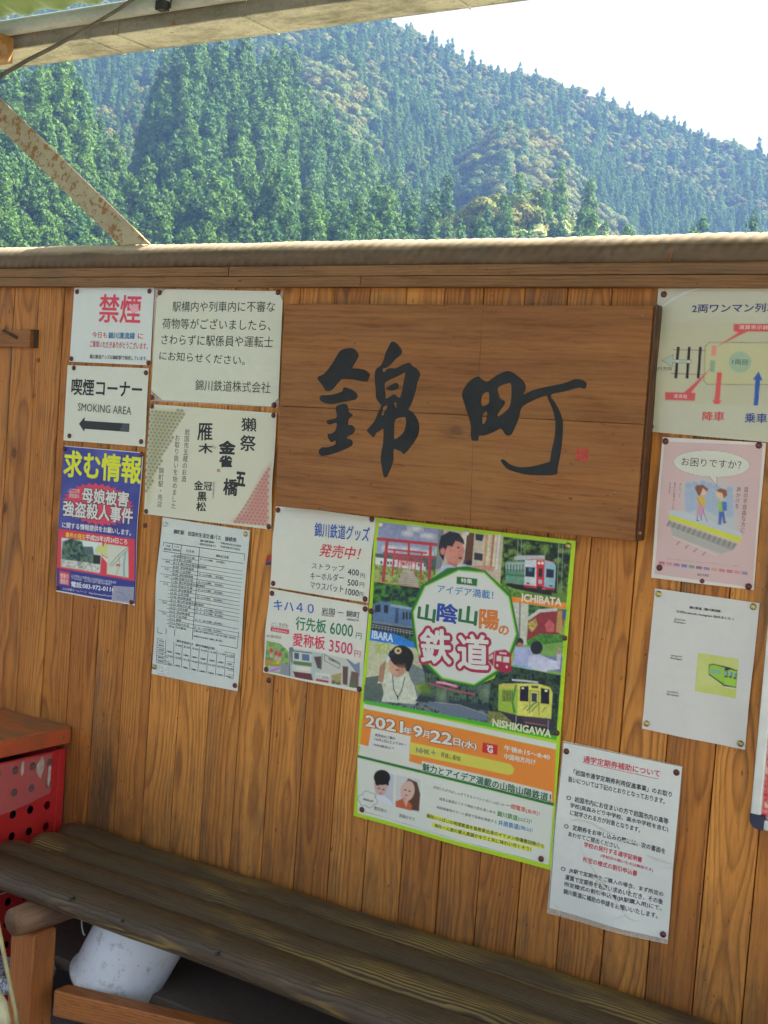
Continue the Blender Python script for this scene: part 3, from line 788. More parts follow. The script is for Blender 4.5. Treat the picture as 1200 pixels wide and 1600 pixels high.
qb = hemp(lambda x, y: (424 - x) / 66 + (824 - y) / 112 < .93 and x < 423.5 - (y - 726) * .035 and y < 823 - (424 - x) * .1, (186, 108, 100), 355, 432, 690, 830)
if qb: c.lines(qb, (180, 105, 98), 'hemp_leaf_pattern')
BK = (22, 24, 22)
z8 = Z((280, 640), 8)
def one(ch, a, b, h, bold=.02, sh=0, col=BK): c.text(ch, z8(a)[0], z8(b)[0], h, col, bold, shear=sh)
one('獺', (780, 268), (965, 275), 21, .015); one('祭', (762, 512), (955, 522), 24, .018)
one('雁', (232, 380), (415, 385), 26, .018); one('木', (245, 540), (415, 550), 15, .03)
one('金', (505, 545), (695, 555), 19, .055); one('雀', (505, 712), (655, 718), 17, .055)
one('五', (705, 940), (822, 955), 20, .05); one('橋', (552, 1060), (722, 1078), 25, .03)
one('金', (195, 1000), (305, 1005), 14, .025); one('冠', (312, 1005), (412, 1015), 13, .02)
one('黒', (240, 1140), (350, 1145), 14, .03); one('松', (230, 1265), (345, 1272), 14, .03)
one('がんぎ', (412, 470), (455, 500), 5, .0)
one('旭', (472, 780), (515, 782), 5.5, .03, 0, (178, 110, 66))
c.vtext('岩国市五蔵のお酒', z8((108, 235))[0], z8((62, 905))[0], 8.2, (70, 66, 56))
c.vtext('お取り扱いを始めました', z((660, 195))[0], z((640, 585))[0], 8.2, (70, 66, 56))
c.vtext('錦町駅・売店', z((578, 365))[0], z((565, 575))[0], 8, (80, 76, 64))
c.vtext('純米酒蔵元', z8((440, 895))[0], z8((430, 1110))[0], 3.2, (80, 76, 64))
# ---- police poster
z = Z((80, 690), 6.153)
c = Sheet('poster', 'navy and red police poster with big yellow characters asking for information', 'poster',
          [(100.3, 696.2), (223.8, 707), (210, 946), (87.3, 924)], -.0032, (210, 205, 205),
          [(100.5, 701), (221, 710), (90, 919), (205, 941)], wave=.0018)
cv = Canvas(c, z((120, 45), (878, 112), (800, 1560), (48, 1428)), (52, 58, 134))
cv.poly(z((84, 836), (818, 938), (798, 1340), (52, 1212)), (216, 62, 78))
cv.texture(z((120, 45), (878, 112), (820, 935), (86, 830)), [(44, 46, 122), (58, 66, 142), (84, 94, 160)], 40, 3, .7, contrast=.8)
star = []
for k in range(64):
    t = 2 * math.pi * k / 64; r = 1.0 if k % 2 else .88
    star.append((460 + 345 * r * math.cos(t), 605 + (205 * math.sin(t)) * r + 345 * math.cos(t) * .1))
cv.poly(z(*star), (218, 66, 86))
cv.poly(z((112, 925), (490, 975), (470, 1262), (98, 1200)), (196, 208, 196))
cv.poly(z((112, 925), (490, 975), (486, 1040), (107, 1020)), (206, 220, 214))
cv.texture(z((118, 960), (200, 930), (300, 960), (310, 1010), (400, 1010), (420, 1170), (280, 1180), (104, 1130)), [(34, 58, 62), (70, 100, 86), (96, 128, 108)], 4, 8)
cv.poly(z((310, 1010), (385, 1015), (405, 1090), (320, 1080)), (82, 100, 104)); cv.poly(z((405, 1085), (475, 1095), (472, 1180), (405, 1175)), (42, 44, 44))
cv.texture(z((104, 1130), (370, 1165), (470, 1215), (470, 1262), (98, 1200)), [(150, 150, 136), (200, 200, 186), (212, 212, 200)], 3, 9)
cv.poly(z((425, 1030), (460, 985), (500, 1010), (520, 965), (560, 1040), (565, 1100), (520, 1110), (480, 1075), (430, 1065)), (206, 208, 132))
cv.poly(z((540, 985), (748, 1012), (742, 1308), (536, 1272)), (204, 208, 188)); cv.poly(z((470, 1085), (540, 1125), (540, 1170)), (214, 214, 204))
cv.path(z((560, 1190), (620, 1120), (660, 1080), (740, 1020)), .7, (70, 74, 66)); cv.path(z((580, 1200), (640, 1140), (690, 1085), (745, 1040)), .6, (70, 74, 66))
cv.path(z((625, 1280), (660, 1180), (650, 1090)), .5, (110, 114, 106)); cv.path(z((700, 1300), (700, 1180), (720, 1060)), 3, (130, 176, 190))
cv.poly(z((625, 1175), (665, 1180), (662, 1200), (622, 1196)), (216, 80, 80))
cv.poly(z((82, 1238), (182, 1256), (176, 1384), (78, 1368)), (220, 66, 76))
cv.done()
c.text('求む情報', z((120, 330))[0], z((860, 405))[0], 40, (214, 216, 30), .03)
for bb, cc, of in ((.075, (60, 30, 50), .0007), (.03, (208, 204, 196), .0010)):
    c.text('母娘被害', z((298, 580))[0], z((750, 628))[0], 22.5, cc, bb, of)
    c.text('強盗殺人事件', z((120, 710))[0], z((795, 795))[0], 23.5, cc, bb, of)
c.text('山口市', z((172, 490))[0], z((275, 500))[0], 7, (196, 190, 186), .02)
c.text('阿知須の', z((178, 540))[0], z((270, 548))[0], 7, (196, 190, 186), .02)
c.text('に関する情報提供をお願いします。', z((116, 826))[0], z((780, 905))[0], 8.8, (208, 208, 204), .03)
c.text('事件の発生', z((148, 920))[0], z((332, 944))[0], 8, (224, 190, 60), .03)
c.text('平成25年3月24日ころ', z((334, 944))[0], z((740, 992))[0], 8.6, (216, 210, 200), .03)
c.text('情報の', z((90, 1312))[0], z((170, 1322))[0], 8, (222, 200, 196), .02); c.text('連絡先', z((88, 1362))[0], z((168, 1376))[0], 8, (222, 200, 196), .02)
c.text('山口県警察山口南警察署山口県母娘強盗殺人事件捜査本部', z((196, 1300))[0], z((625, 1368))[0], 4.2, (186, 188, 200), .01)
c.text('〒754-0002　山口市小郡下郷2604番地1', z((198, 1325))[0], z((580, 1385))[0], 4.2, (186, 188, 200), .01)
c.text('電話:083-972-0110', z((196, 1395))[0], z((612, 1450))[0], 8.6, (214, 214, 214), .03)
c.text('山口県警ホームページ　http://www.police.pref', z((112, 1428))[0], z((600, 1500))[0], 4.4, (196, 196, 204), .01)
creased(c, z((600, 1385), (800, 1400), (790, 1560), (590, 1540)), 3)
# ---- bus timetable
c = Sheet('timetable', 'tall white printed bus timetable with ruled table below the sake sheet', 'timetable',
          [(253.6, 808.2), (390.4, 829), (371.4, 1080), (236.3, 1052.8)], -.0024, (196, 204, 196),
          [(257.5, 819, M_pin3), (383.5, 834.5, M_pin2), (241, 1042, M_pin2), (367, 1071, M_pin)])
z = Z((230, 800), 5.518); DK = (46, 54, 56)
c.text('錦町駅　岩国市生活交通バス　接続表', z((228, 186))[0], z((770, 262))[0], 7, DK, .015)
c.text('錦川鉄道㈱', z((460, 255))[0], z((580, 272))[0], 3.4, DK, .01); c.text('岩国市生活交通バス', z((455, 284))[0], z((595, 304))[0], 3.4, DK, .01)
c.text('令和3年3月13日改正', z((636, 276))[0], z((812, 304))[0], 3.4, DK, .01); c.text('平成29年4月1日改正', z((636, 306))[0], z((806, 334))[0], 3.4, DK, .01)
L = []
def gl(a, b, w=.55): c.line(z(a)[0], z(b)[0], w, DK, join=L)
TLc, TRc, BRc, BLc = (146, 262), (843, 362), (776, 1176), (90, 1040)
def gp(u, v):
    a = lerp(TLc, TRc, u); b = lerp(BLc, BRc, u); return lerp(a, b, v)
for a, b in ((0, 0), (0, 1)): gl(gp(0, b), gp(1, b), .8)
for u in (0, .108, .215, .442, 1): gl(gp(u, 0), gp(u, 1), .7)
gl(gp(0, .095), gp(1, .10), .7)
rows = 22; R_ = lambda k: .1 + .9 * k / rows
for k in range(1, 20): gl(gp(.108, R_(k)), gp(.442, R_(k)))
for k in (2, 3, 4, 5, 6, 7, 8, 9, 10, 11, 12, 13, 14, 15, 17, 18, 19): gl(gp(.442, R_(k)), gp(1, R_(k)))
for k in (2, 4, 6, 8, 13, 16): gl(gp(0, R_(k)), gp(.108, R_(k)))
c.lines(L, DK)
def cell(t, u0, u1, v, h=3.0, b=.008): c.text(t, z(gp(u0, v))[0], z(gp(u1, v))[0], h, DK, b)
cell('列車', .03, .085, .045, 3.2); cell('着時刻', .01, .1, .08, 3.2); cell('バス', .13, .19, .04, 3.2); cell('発時刻', .115, .205, .078, 3.2); cell('行き先', .28, .38, .07, 4); cell('運転日注意', .65, .81, .075, 4)
times = ['6:20', '6:41', '8:12', '8:20', '9:48', '10:05', '11:08', '11:42', '12:25', '12:31', '12:35', '13:42', '15:17', '15:25', '15:35', '16:39', '17:10', '17:13', '17:15', '18:26']
dest = ['向谷大久保', '六日市駅', '美川町役場方面', '深谷峡温泉', '六日市駅', '深谷峡温泉', '向谷大久保', '美川町役場方面', '向谷大久保', '深谷峡温泉', '六日市駅', '深谷峡温泉', '美川町役場方面', '向谷大久保', '六日市駅', '深谷峡温泉', '六日市駅', '高根', '向谷大久保', '出市藤谷']
for k, (t, d_) in enumerate(zip(times, dest)):
    v = R_(k + .86); cell(t, .14, .21, v, 3.2); cell(d_, .225, .225 + .033 * len(d_), v, 3.6)
for k, t in ((0, '月〜土のみ運転　（祝日運休）'), (2, '日曜運休'), (4, '月〜土のみ運転　（祝日運休）'), (6, '月〜土のみ運転　（祝日運休）'), (7, '日曜運休'), (8, '月〜土のみ運転　（祝日運休）'), (10, '月〜土のみ運転　（祝日運休）'), (12, '日曜運休'), (13, '月、水、土のみ運転（祝日運休）'), (14, '火、木、金のみ運転（祝日運休）'), (16, '火、木、金のみ運転（祝日運休）'), (18, '月、水、土のみ運転（祝日運休）'), (19, '本郷の駅で高校生を降ろし乗り換え運転（要予約）'), (20.4, '本郷行きは中途まで運転し乗り換え')):
    cell(t, .455, .455 + .0225 * len(t), R_(k + .8), 2.9)
for k, t in ((2, '8:02'), (4, '9:31'), (6, '11:01'), (8, '12:13'), (13, '15:20'), (16, '17:10')): cell(t, .05, .1, R_(k + .8), 3)
TLc, TRc, BRc, BLc = (86, 1090), (753, 1222), (742, 1438), (76, 1298)
L = []
c.text('錦中学校前行き（錦中央病院方面）', z((258, 1120))[0], z((584, 1190))[0], 4, DK, .012)
for v in (0, .17, .36, .52, .7, .86, 1): gl(gp(0, v), gp(1, v))
for k in range(10): gl(gp(k / 9, 0), gp(k / 9, 1))
c.lines(L, DK)
for i in range(1, 9):
    cell(['', '', '7:40', '8:20', '9:20', '9:45', '10:40', '11:28', '11:55'][i] or '　 ', i / 9 + .02, (i + 1) / 9 - .01, .145, 2.8) if i > 1 else None
    cell(['12:05', '12:58', '13:18', '14:20', '15:30', '16:25', '18:20', '18:38'][i - 1], i / 9 + .015, (i + 1) / 9 - .01, .66, 2.8)
    for v in (.48, .98): cell('広瀬錦町', i / 9 + .02, (i + 1) / 9 - .02, v, 2.6)
for v, t in ((.12, '列車'), (.3, '錦町発'), (.48, '着時刻'), (.64, '列車'), (.8, '錦町発'), (.96, '着時刻')): cell(t, .02, .09, v, 2.8)
creased(c, z((90, 1320), (180, 1330), (170, 1420), (85, 1405)), 5)
# ---- goods sheet
z = Z((400, 780), 5.16); BL_ = (20, 70, 160); RD = (206, 56, 74); GR_ = (48, 58, 62)
c = Sheet('notice', 'small white price sheet for railway goods with blue and red writing below the name board', 'notice',
          [(431.6, 788.7), (587.6, 809), (575.4, 941.8), (422.3, 916.6)], -.0030, (206, 206, 190), [(434.5, 797), (581, 811.5), (427, 911.5), (570.5, 936)])
c.text('錦川鉄道グッズ', z((470, 300))[0], z((915, 345))[0], 22, (16, 84, 158), .016)
c.text('発売中！', z((510, 460))[0], z((850, 495))[0], 20, RD, .012, shear=.25)
for t, a, b, h in (('ストラップ', (450, 560), (715, 585), 9.5), ('キーホルダー', (443, 645), (712, 665), 11.5), ('マウスパット', (443, 720), (708, 755), 11.5)): c.text(t, z(a)[0], z(b)[0], h, GR_, .006)
for t, a, b, h in (('400', (742, 610), (832, 618), 9.6), ('500', (742, 695), (826, 702), 9.6), ('1000', (726, 768), (828, 785), 10)): c.text(t, z(a)[0], z(b)[0], h, GR_, .008)
for a, b in (((846, 636), (880, 640)), ((838, 708), (874, 712)), ((836, 785), (866, 789))): c.text('円', z(a)[0], z(b)[0], 7.5, GR_, .006)
# stray torn sticker corner
tag(link('torn_sticker', bm_mesh('torn_sticker', (lambda bm: (bm.faces.new([bm.verts.new(U(x, y, -.0006)) for x, y in ((415, 877), (418, 868), (424, 867), (423, 874), (419, 879))]), bmesh.ops.solidify(bm, geom=bm.faces[:], thickness=.0004), bm)[2])(bmesh.new())), ink((214, 70, 56))),
    'tiny red scrap of torn sticker left of the goods price sheet', 'scrap')
tag(link('torn_sticker', bm_mesh('torn_sticker', (lambda bm: (bm.faces.new([bm.verts.new(U(x, y, -.0006)) for x, y in ((415, 883), (416, 879), (424, 877), (424, 882))]), bmesh.ops.solidify(bm, geom=bm.faces[:], thickness=.0004), bm)[2])(bmesh.new())), ink((40, 80, 150))),
    'tiny blue scrap of torn sticker left of the goods price sheet', 'scrap')
# ---- train plate sheet
c = Sheet('notice', 'small white price sheet for train plates in green and pink with a drawn train', 'notice',
          [(421.7, 919.5), (575.4, 946.7), (565.7, 1082.3), (410.7, 1050.3)], -.0036, (206, 206, 192), [(425, 927), (570.5, 951.5), (416, 1046), (561.5, 1077)])
cv = Canvas(c, z((92, 1140), (840, 1310), (835, 1530), (65, 1385)), (206, 206, 192), .0011)
cv.texture(z((85, 1140), (150, 1120), (270, 1230), (275, 1420), (65, 1385)), [(90, 140, 80), (150, 176, 100), (120, 160, 110)], 8, 4)
for x, y in ((125, 1220), (165, 1240), (195, 1250)): cv.ell(*z((x, y))[0], 3, 3.6, (196, 70, 80)); cv.ell(*z((x, y + 40))[0], 2.4, 3.6, (206, 160, 150))
cv.texture(z((72, 1290), (200, 1310), (195, 1380), (68, 1370)), [(206, 196, 60), (130, 160, 60), (206, 120, 90)], 5, 5)
cv.poly(z((110, 1350), (200, 1350), (195, 1392), (80, 1388)), (150, 176, 206)); cv.line(*z((120, 1385), (190, 1362)), 3, (214, 110, 160))
cv.poly(z((205, 1330), (290, 1330), (290, 1430), (200, 1420)), (140, 140, 150)); cv.poly(z((270, 1200), (540, 1240), (530, 1480), (280, 1430)), (170, 184, 176))
cv.poly(z((275, 1195), (300, 1190), (330, 1270), (290, 1330)), (110, 120, 130)); cv.poly(z((470, 1270), (530, 1265), (530, 1370), (500, 1360)), (92, 74, 72))
cv.poly(z((300, 1222), (450, 1240), (455, 1440), (305, 1420)), (196, 198, 184)); cv.poly(z((312, 1235), (352, 1240), (352, 1290), (314, 1285)), (70, 90, 120))
cv.poly(z((375, 1245), (435, 1252), (437, 1305), (377, 1298)), (84, 110, 150)); cv.poly(z((305, 1300), (455, 1318), (455, 1350), (305, 1330)), (96, 124, 76))
cv.poly(z((330, 1345), (440, 1358), (440, 1385), (330, 1372)), (210, 206, 190)); cv.poly(z((305, 1385), (455, 1405), (470, 1475), (330, 1450)), (108, 56, 62))
cv.line(*z((300, 1222), (450, 1240)), 1.4, (60, 66, 70)); cv.line(*z((275, 1200), (280, 1430)), 1.2, (60, 66, 60))
cv.poly(z((545, 1240), (720, 1270), (840, 1430), (838, 1530), (480, 1465), (530, 1370)), (190, 190, 178)); cv.path(z((555, 1250), (680, 1330), (672, 1365), (556, 1300), (555, 1250)), .8, (80, 84, 84))
cv.poly(z((700, 1345), (745, 1350), (738, 1500), (700, 1490)), (100, 74, 70)); cv.poly(z((770, 1385), (830, 1400), (825, 1525), (750, 1510)), (112, 90, 84)); cv.poly(z((760, 1480), (800, 1470), (790, 1525), (755, 1515)), (90, 110, 70))
cv.poly(z((720, 1270), (800, 1330), (845, 1310), (842, 1430)), (120, 136, 160)); cv.texture(z((615, 1420), (690, 1400), (685, 1500), (612, 1488)), [(130, 134, 100), (180, 160, 90), (90, 96, 90)], 4, 12)
cv.poly(z((485, 1395), (600, 1412), (598, 1485), (480, 1470)), (202, 204, 194)); cv.poly(z((490, 1445), (590, 1462), (588, 1482), (488, 1464)), (170, 70, 84))
for a, b in (((545, 1240), (720, 1270)), ((720, 1270), (840, 1430)), ((540, 1240), (530, 1370))): cv.line(*z(a, b), .8, (80, 84, 84))
cv.done()
c.text('キハ４０', z((145, 890))[0], z((468, 925))[0], 15.5, (34, 86, 176), .012)
c.text('岩国 ー 錦町', z((532, 920))[0], z((835, 960))[0], 9.6, GR_, .008)
c.text('IWAKUNI', z((532, 940))[0], z((628, 952))[0], 3.6, GR_); c.text('NISHIKICHO', z((734, 976))[0], z((830, 988))[0], 3.6, GR_)
c.text('行先板', z((322, 1050))[0], z((566, 1082))[0], 20.5, (36, 130, 84), .016); c.text('愛称板', z((300, 1180))[0], z((556, 1214))[0], 20, (214, 52, 84), .016)
c.text('6000', z((598, 1085))[0], z((780, 1112))[0], 18.5, (40, 120, 84), .012); c.text('3500', z((590, 1225))[0], z((778, 1256))[0], 18, (206, 60, 96), .012)
c.text('円', z((806, 1122))[0], z((852, 1130))[0], 9.6, (40, 110, 80), .006); c.text('円', z((796, 1268))[0], z((846, 1276))[0], 10, (200, 66, 96), .006)
c.text('にしきがわ', z((135, 1030))[0], z((262, 1045))[0], 8.4, (104, 108, 104), .004); c.shape('red_strip', z((128, 1030), (270, 1052), (267, 1088), (126, 1062)), (200, 70, 84)); c.text('NISHIKIGAWA', z((140, 1060))[0], z((256, 1080))[0], 3.2, (216, 180, 180), .02, .0008)
c.text('RT 錦川鉄道', z((100, 1112))[0], z((205, 1128))[0], 5, (120, 100, 96), .006); c.text('にしきがわ', z((496, 1440))[0], z((592, 1458))[0], 5.5, (90, 90, 88), .003, .0007)
c.text('岩国行き', z((584, 1292))[0], z((672, 1336))[0], 5, (90, 92, 90), .01, .0007)
# ---- broadcast poster
P0 = [(587.5, 808.4), (899.5, 845), (861, 1360), (552.6, 1274.5)]
c = Sheet('poster', 'big lime-edged poster of train photos around a white badge, dated 2021年9月22日', 'poster', P0, -.0042, (168, 200, 48),
          [(595, 819.5, M_pin3), (729.5, 832.5, M_pin3), (888, 853, M_pin2), (580, 955), (883, 997), (575.5, 1091, M_pin), (871, 1145), (565.5, 1265), (845.5, 1342)], wave=.0018)
cv = Canvas(c, P0, (166, 202, 44), .00115)
z = Z((550, 800), 3.333)
# panels
OR = (226, 132, 56)
cv.poly(z((140, 52), (452, 88), (420, 345), (362, 396), (116, 362)), (132, 140, 170), grad=(170, 176, 190))
for x, y, rx, ry in ((330, 86, 38, 14), (290, 112, 26, 13), (395, 125, 36, 12), (200, 190, 40, 14), (300, 195, 50, 10), (390, 215, 30, 12)): cv.ell(*z((x, y))[0], rx / 3.33, ry / 3.33, (206, 204, 196), .1, 3)
cv.poly(z((124, 215), (445, 230), (432, 330), (118, 280)), (74, 92, 88)); cv.texture(z((122, 270), (432, 305), (420, 345), (362, 396), (116, 362)), [(90, 120, 60), (140, 156, 84), (170, 176, 110)], 4, 2)
cv.poly(z((122, 235), (385, 268), (385, 306), (122, 272)), (206, 204, 202))
for x in (150, 185, 200, 215, 265, 345, 375): cv.poly(z((x, 246 + x * .06), (x + 9, 247 + x * .06), (x + 9, 262 + x * .06), (x, 261 + x * .06)), (44, 46, 60))
cv.poly(z((270, 300), (320, 306), (352, 386), (238, 374)), (176, 162, 148))
for k in range(6): cv.line(*z((262 - k * 4, 318 + k * 11), (322 + k * 5, 326 + k * 11)), .5, (130, 118, 108))
RD1 = (180, 62, 70)
for k in range(5):
    f = .62 ** k; cx, cy = 297 - 4 * k, 280 + 1.5 * k; w = 118 * f; h = 104 * f; bh = 100 * f
    col = tuple(int(a + 6 * k) for a in RD1)
    cv.path(z((cx - w * 1.35, cy - h * 1.35), (cx + w * 1.3, cy - h * 1.05)), max(5.2 * f, 1), col)
    cv.path(z((cx - w * 1.1, cy - h * .65), (cx + w * 1.1, cy - h * .38)), max(2.8 * f, .8), col)
    cv.path(z((cx - w * .96, cy - h * 1.2), (cx - w * 1.12, cy + bh * .78)), max(5 * f, .8), col)
    cv.path(z((cx + w * .96, cy - h * 1.0), (cx + w * .88, cy + bh * 1.0)), max(5 * f, .8), col)
    cv.line(*z((cx, cy - h * 1.15), (cx, cy - h * .5)), max(3.5 * f, .7), col)
cv.path(z((116, 362), (360, 396)), 2, (222, 150, 90))
# child at window
cv.poly(z((452, 88), (790, 128), (772, 370), (700, 320), (560, 300), (440, 330)), (186, 172, 150))
cv.poly(z((452, 88), (480, 92), (470, 290), (436, 300)), (120, 124, 130)); cv.poly(z((600, 106), (640, 110), (625, 280), (580, 270)), (96, 62, 50)); cv.poly(z((578, 104), (602, 106), (585, 250), (570, 200)), (206, 198, 180))
cv.poly(z((645, 112), (690, 118), (680, 152), (645, 146)), (46, 50, 62)); cv.poly(z((638, 210), (684, 218), (680, 255), (636, 248)), (50, 52, 62))
for x, cc in ((700, (190, 140, 90)), (715, (206, 190, 160)), (735, (170, 110, 70)), (748, (210, 196, 170)), (765, (206, 206, 196))): cv.poly(z((x, 118), (x + 10, 119), (x - 8, 300), (x - 18, 300)), cc)
SK = (196, 130, 112)
cv.poly(z((470, 275), (600, 275), (640, 320), (540, 330), (440, 335)), (176, 184, 206)); cv.poly(z((490, 230), (560, 240), (545, 290), (500, 270)), (176, 112, 98))
cv.poly(z((480, 170), (540, 140), (580, 165), (586, 190), (584, 215), (580, 240), (560, 268), (530, 272), (495, 250), (480, 215)), SK)
cv.poly(z((452, 180), (465, 125), (510, 100), (560, 110), (584, 145), (588, 170), (560, 155), (540, 150), (525, 180), (500, 175), (488, 200), (478, 258), (458, 225)), (36, 44, 54))
cv.ell(*z((474, 205))[0], 4, 5.5, (188, 116, 100)); cv.ell(*z((556, 186))[0], 2.2, 1.2, (40, 34, 36)); cv.ell(*z((565, 240))[0], 3, 1.8, (130, 50, 50)); cv.ell(*z((583, 205))[0], 2, 3, (204, 138, 118))
cv.poly(z((615, 280), (700, 278), (745, 285), (735, 310), (650, 305)), (186, 132, 116)); cv.ell(*z((610, 265))[0], 5, 4, (36, 42, 66)); cv.poly(z((700, 300), (770, 320), (772, 350), (720, 330)), (186, 170, 150))
# red and green train
cv.texture(z((790, 128), (1142, 170), (1118, 478), (820, 440), (772, 375)), [(22, 38, 36), (40, 64, 38), (78, 106, 54), (110, 136, 70)], 7, 21)
cv.poly(z((790, 350), (860, 400), (1000, 430), (1118, 420), (1118, 478), (820, 440), (775, 390)), (92, 130, 56)); cv.texture(z((780, 360), (900, 400), (900, 440), (800, 430)), [(64, 110, 40), (120, 160, 70)], 3, 22)
for x in (866, 884, 1078, 1100): cv.line(*z((x, 140), (x - 8, 410)), .5, (150, 160, 150))
cv.poly(z((800, 380), (810, 370), (1050, 400), (1040, 435), (850, 400)), (34, 32, 38))
cv.poly(z((802, 262), (815, 254), (915, 256), (910, 378), (800, 368)), (96, 140, 118)); cv.poly(z((802, 262), (915, 262), (914, 300), (801, 296)), (150, 170, 156)); cv.poly(z((803, 318), (912, 328), (911, 340), (802, 330)), (60, 120, 84))
for x in range(812, 905, 16): cv.line(*z((x, 275), (x - 1, 312)), 1.6, (60, 84, 86))
cv.poly(z((903, 250), (985, 246), (1050, 262), (1062, 285), (1056, 398), (1000, 402), (898, 384)), (198, 204, 204))
cv.poly(z((1000, 250), (1050, 262), (1062, 285), (1056, 398), (1000, 402)), (140, 176, 186))
cv.poly(z((845, 234), (870, 226), (1005, 226), (1005, 248), (850, 250)), (180, 186, 184)); cv.path(z((915, 250), (985, 244), (1050, 262)), 1.2, (196, 60, 66))
cv.poly(z((962, 250), (1005, 252), (1002, 400), (960, 396)), (200, 48, 62)); cv.poly(z((974, 292), (994, 294), (992, 340), (972, 338)), (36, 40, 46)); cv.poly(z((972, 352), (992, 354), (990, 374), (972, 372)), (160, 170, 190))
cv.ell(*z((975, 266))[0], 2.2, 2.2, (238, 220, 200)); cv.ell(*z((993, 266))[0], 2.2, 2.2, (238, 220, 200))
cv.poly(z((905, 286), (955, 288), (952, 340), (903, 336)), (34, 44, 62)); cv.poly(z((1014, 296), (1054, 300), (1052, 344), (1012, 340)), (34, 44, 62)); cv.ell(*z((930, 300))[0], 3, 3, (80, 120, 150), 0, 1.5)
cv.poly(z((898, 378), (1056, 396), (1054, 406), (898, 390)), (190, 46, 60)); cv.poly(z((910, 366), (926, 368), (925, 376), (910, 374)), (40, 44, 46)); cv.poly(z((1030, 380), (1046, 382), (1045, 390), (1030, 388)), (40, 80, 76))
cv.poly(z((965, 385), (990, 388), (990, 412), (962, 408)), (36, 44, 40)); cv.poly(z((820, 440), (1120, 474), (1117, 508), (824, 470)), OR)
# blue train
cv.texture(z((116, 362), (362, 396), (330, 520), (345, 655), (335, 708), (96, 660)), [(24, 40, 60), (30, 66, 50), (50, 106, 44), (70, 134, 60)], 6, 31)
cv.poly(z((108, 490), (340, 520), (342, 650), (100, 625)), (44, 50, 60)); cv.poly(z((112, 480), (135, 470), (200, 468), (205, 490), (325, 502), (322, 560), (320, 606), (108, 575)), (84, 116, 150))
cv.poly(z((205, 478), (325, 500), (324, 512), (205, 492)), (140, 160, 176)); cv.poly(z((122, 485), (150, 480), (150, 520), (120, 522)), (34, 42, 54)); cv.poly(z((168, 484), (192, 486), (190, 528), (168, 524)), (34, 42, 54))
cv.poly(z((230, 500), (245, 502), (242, 580), (226, 576)), (56, 76, 104))
for x in (265, 282, 300): cv.poly(z((x, 520), (x + 11, 522), (x + 11, 560), (x, 558)), (40, 52, 66))
cv.poly(z((108, 565), (320, 598), (320, 606), (108, 578)), (120, 130, 140))
for k in range(2): cv.line(*z((106, 585 + k * 12), (318, 622 + k * 10)), .6, (170, 172, 166))
for x in range(112, 310, 16): cv.line(*z((x, 585 + (x - 106) * .17), (x - 2, 606 + (x - 106) * .17)), .7, (160, 162, 158))
cv.poly(z((98, 614), (220, 632), (335, 682), (332, 710), (94, 668)), (30, 120, 196))
cv.texture([(571, 1070), (780, 1105), (871, 1130), (871, 1151), (571, 1095)], [(60, 72, 66), (96, 112, 116), (120, 130, 140), (70, 84, 70)], 4, 44)
# saluting child
cv.poly(z((94, 668), (332, 710), (350, 740), (390, 810), (395, 985), (74, 985)), (186, 184, 150)); cv.poly(z((260, 760), (395, 830), (395, 990), (330, 980), (300, 840)), (118, 130, 128))
cv.texture(z((120, 690), (205, 680), (190, 740), (125, 730)), [(186, 184, 140), (150, 170, 70), (196, 196, 150)], 2.4, 41)
cv.poly(z((78, 860), (150, 850), (180, 985), (66, 985)), (84, 100, 92)); cv.poly(z((330, 905), (395, 885), (395, 930), (360, 950)), (140, 170, 70))
cv.poly(z((160, 850), (210, 830), (290, 840), (325, 900), (345, 985), (330, 1000), (160, 985), (185, 890), (138, 890)), (200, 204, 184))
cv.poly(z((140, 880), (150, 800), (180, 770), (172, 860), (165, 890)), (166, 122, 96)); cv.poly(z((176, 770), (190, 740), (215, 745), (195, 790)), (196, 206, 206))
cv.ell(*z((238, 800))[0], 13.5, 18, (196, 152, 124), -.15); cv.poly(z((190, 745), (200, 720), (320, 780), (300, 830), (285, 830), (270, 790), (240, 775), (205, 765)), (24, 28, 30))
cv.ell(*z((262, 752))[0], 19, 17, (30, 32, 34), .5); cv.ell(*z((242, 722))[0], 5.4, 5, (206, 180, 130)); cv.ell(*z((243, 722))[0], 2.4, 2.2, (50, 44, 36)); cv.line(*z((196, 742), (228, 736)), 1.4, (44, 60, 110))
cv.ell(*z((226, 790))[0], 2.0, 1.0, (60, 40, 34)); cv.ell(*z((256, 800))[0], 2.0, 1.0, (60, 40, 34)); cv.ell(*z((238, 822))[0], 3.4, 1.8, (150, 66, 58)); cv.ell(*z((240, 808))[0], 1.4, 1.2, (176, 124, 100))
cv.path(z((215, 850), (220, 920), (242, 965), (262, 930), (278, 860)), 1.3, (40, 46, 90)); cv.line(*z((240, 955), (243, 975)), 1.5, (30, 30, 50))
cv.ell(*z((228, 812))[0], 4, 4, (214, 150, 126), 0, 3, .5); cv.ell(*z((262, 816))[0], 5, 7, (164, 112, 92), 0, 4, .6); cv.path(z((222, 783), (230, 782)), .6, (50, 36, 30)); cv.path(z((252, 790), (262, 794)), .6, (50, 36, 30)); cv.poly(z((200, 770), (268, 786), (262, 796), (240, 780), (215, 780)), (30, 30, 32), .8)
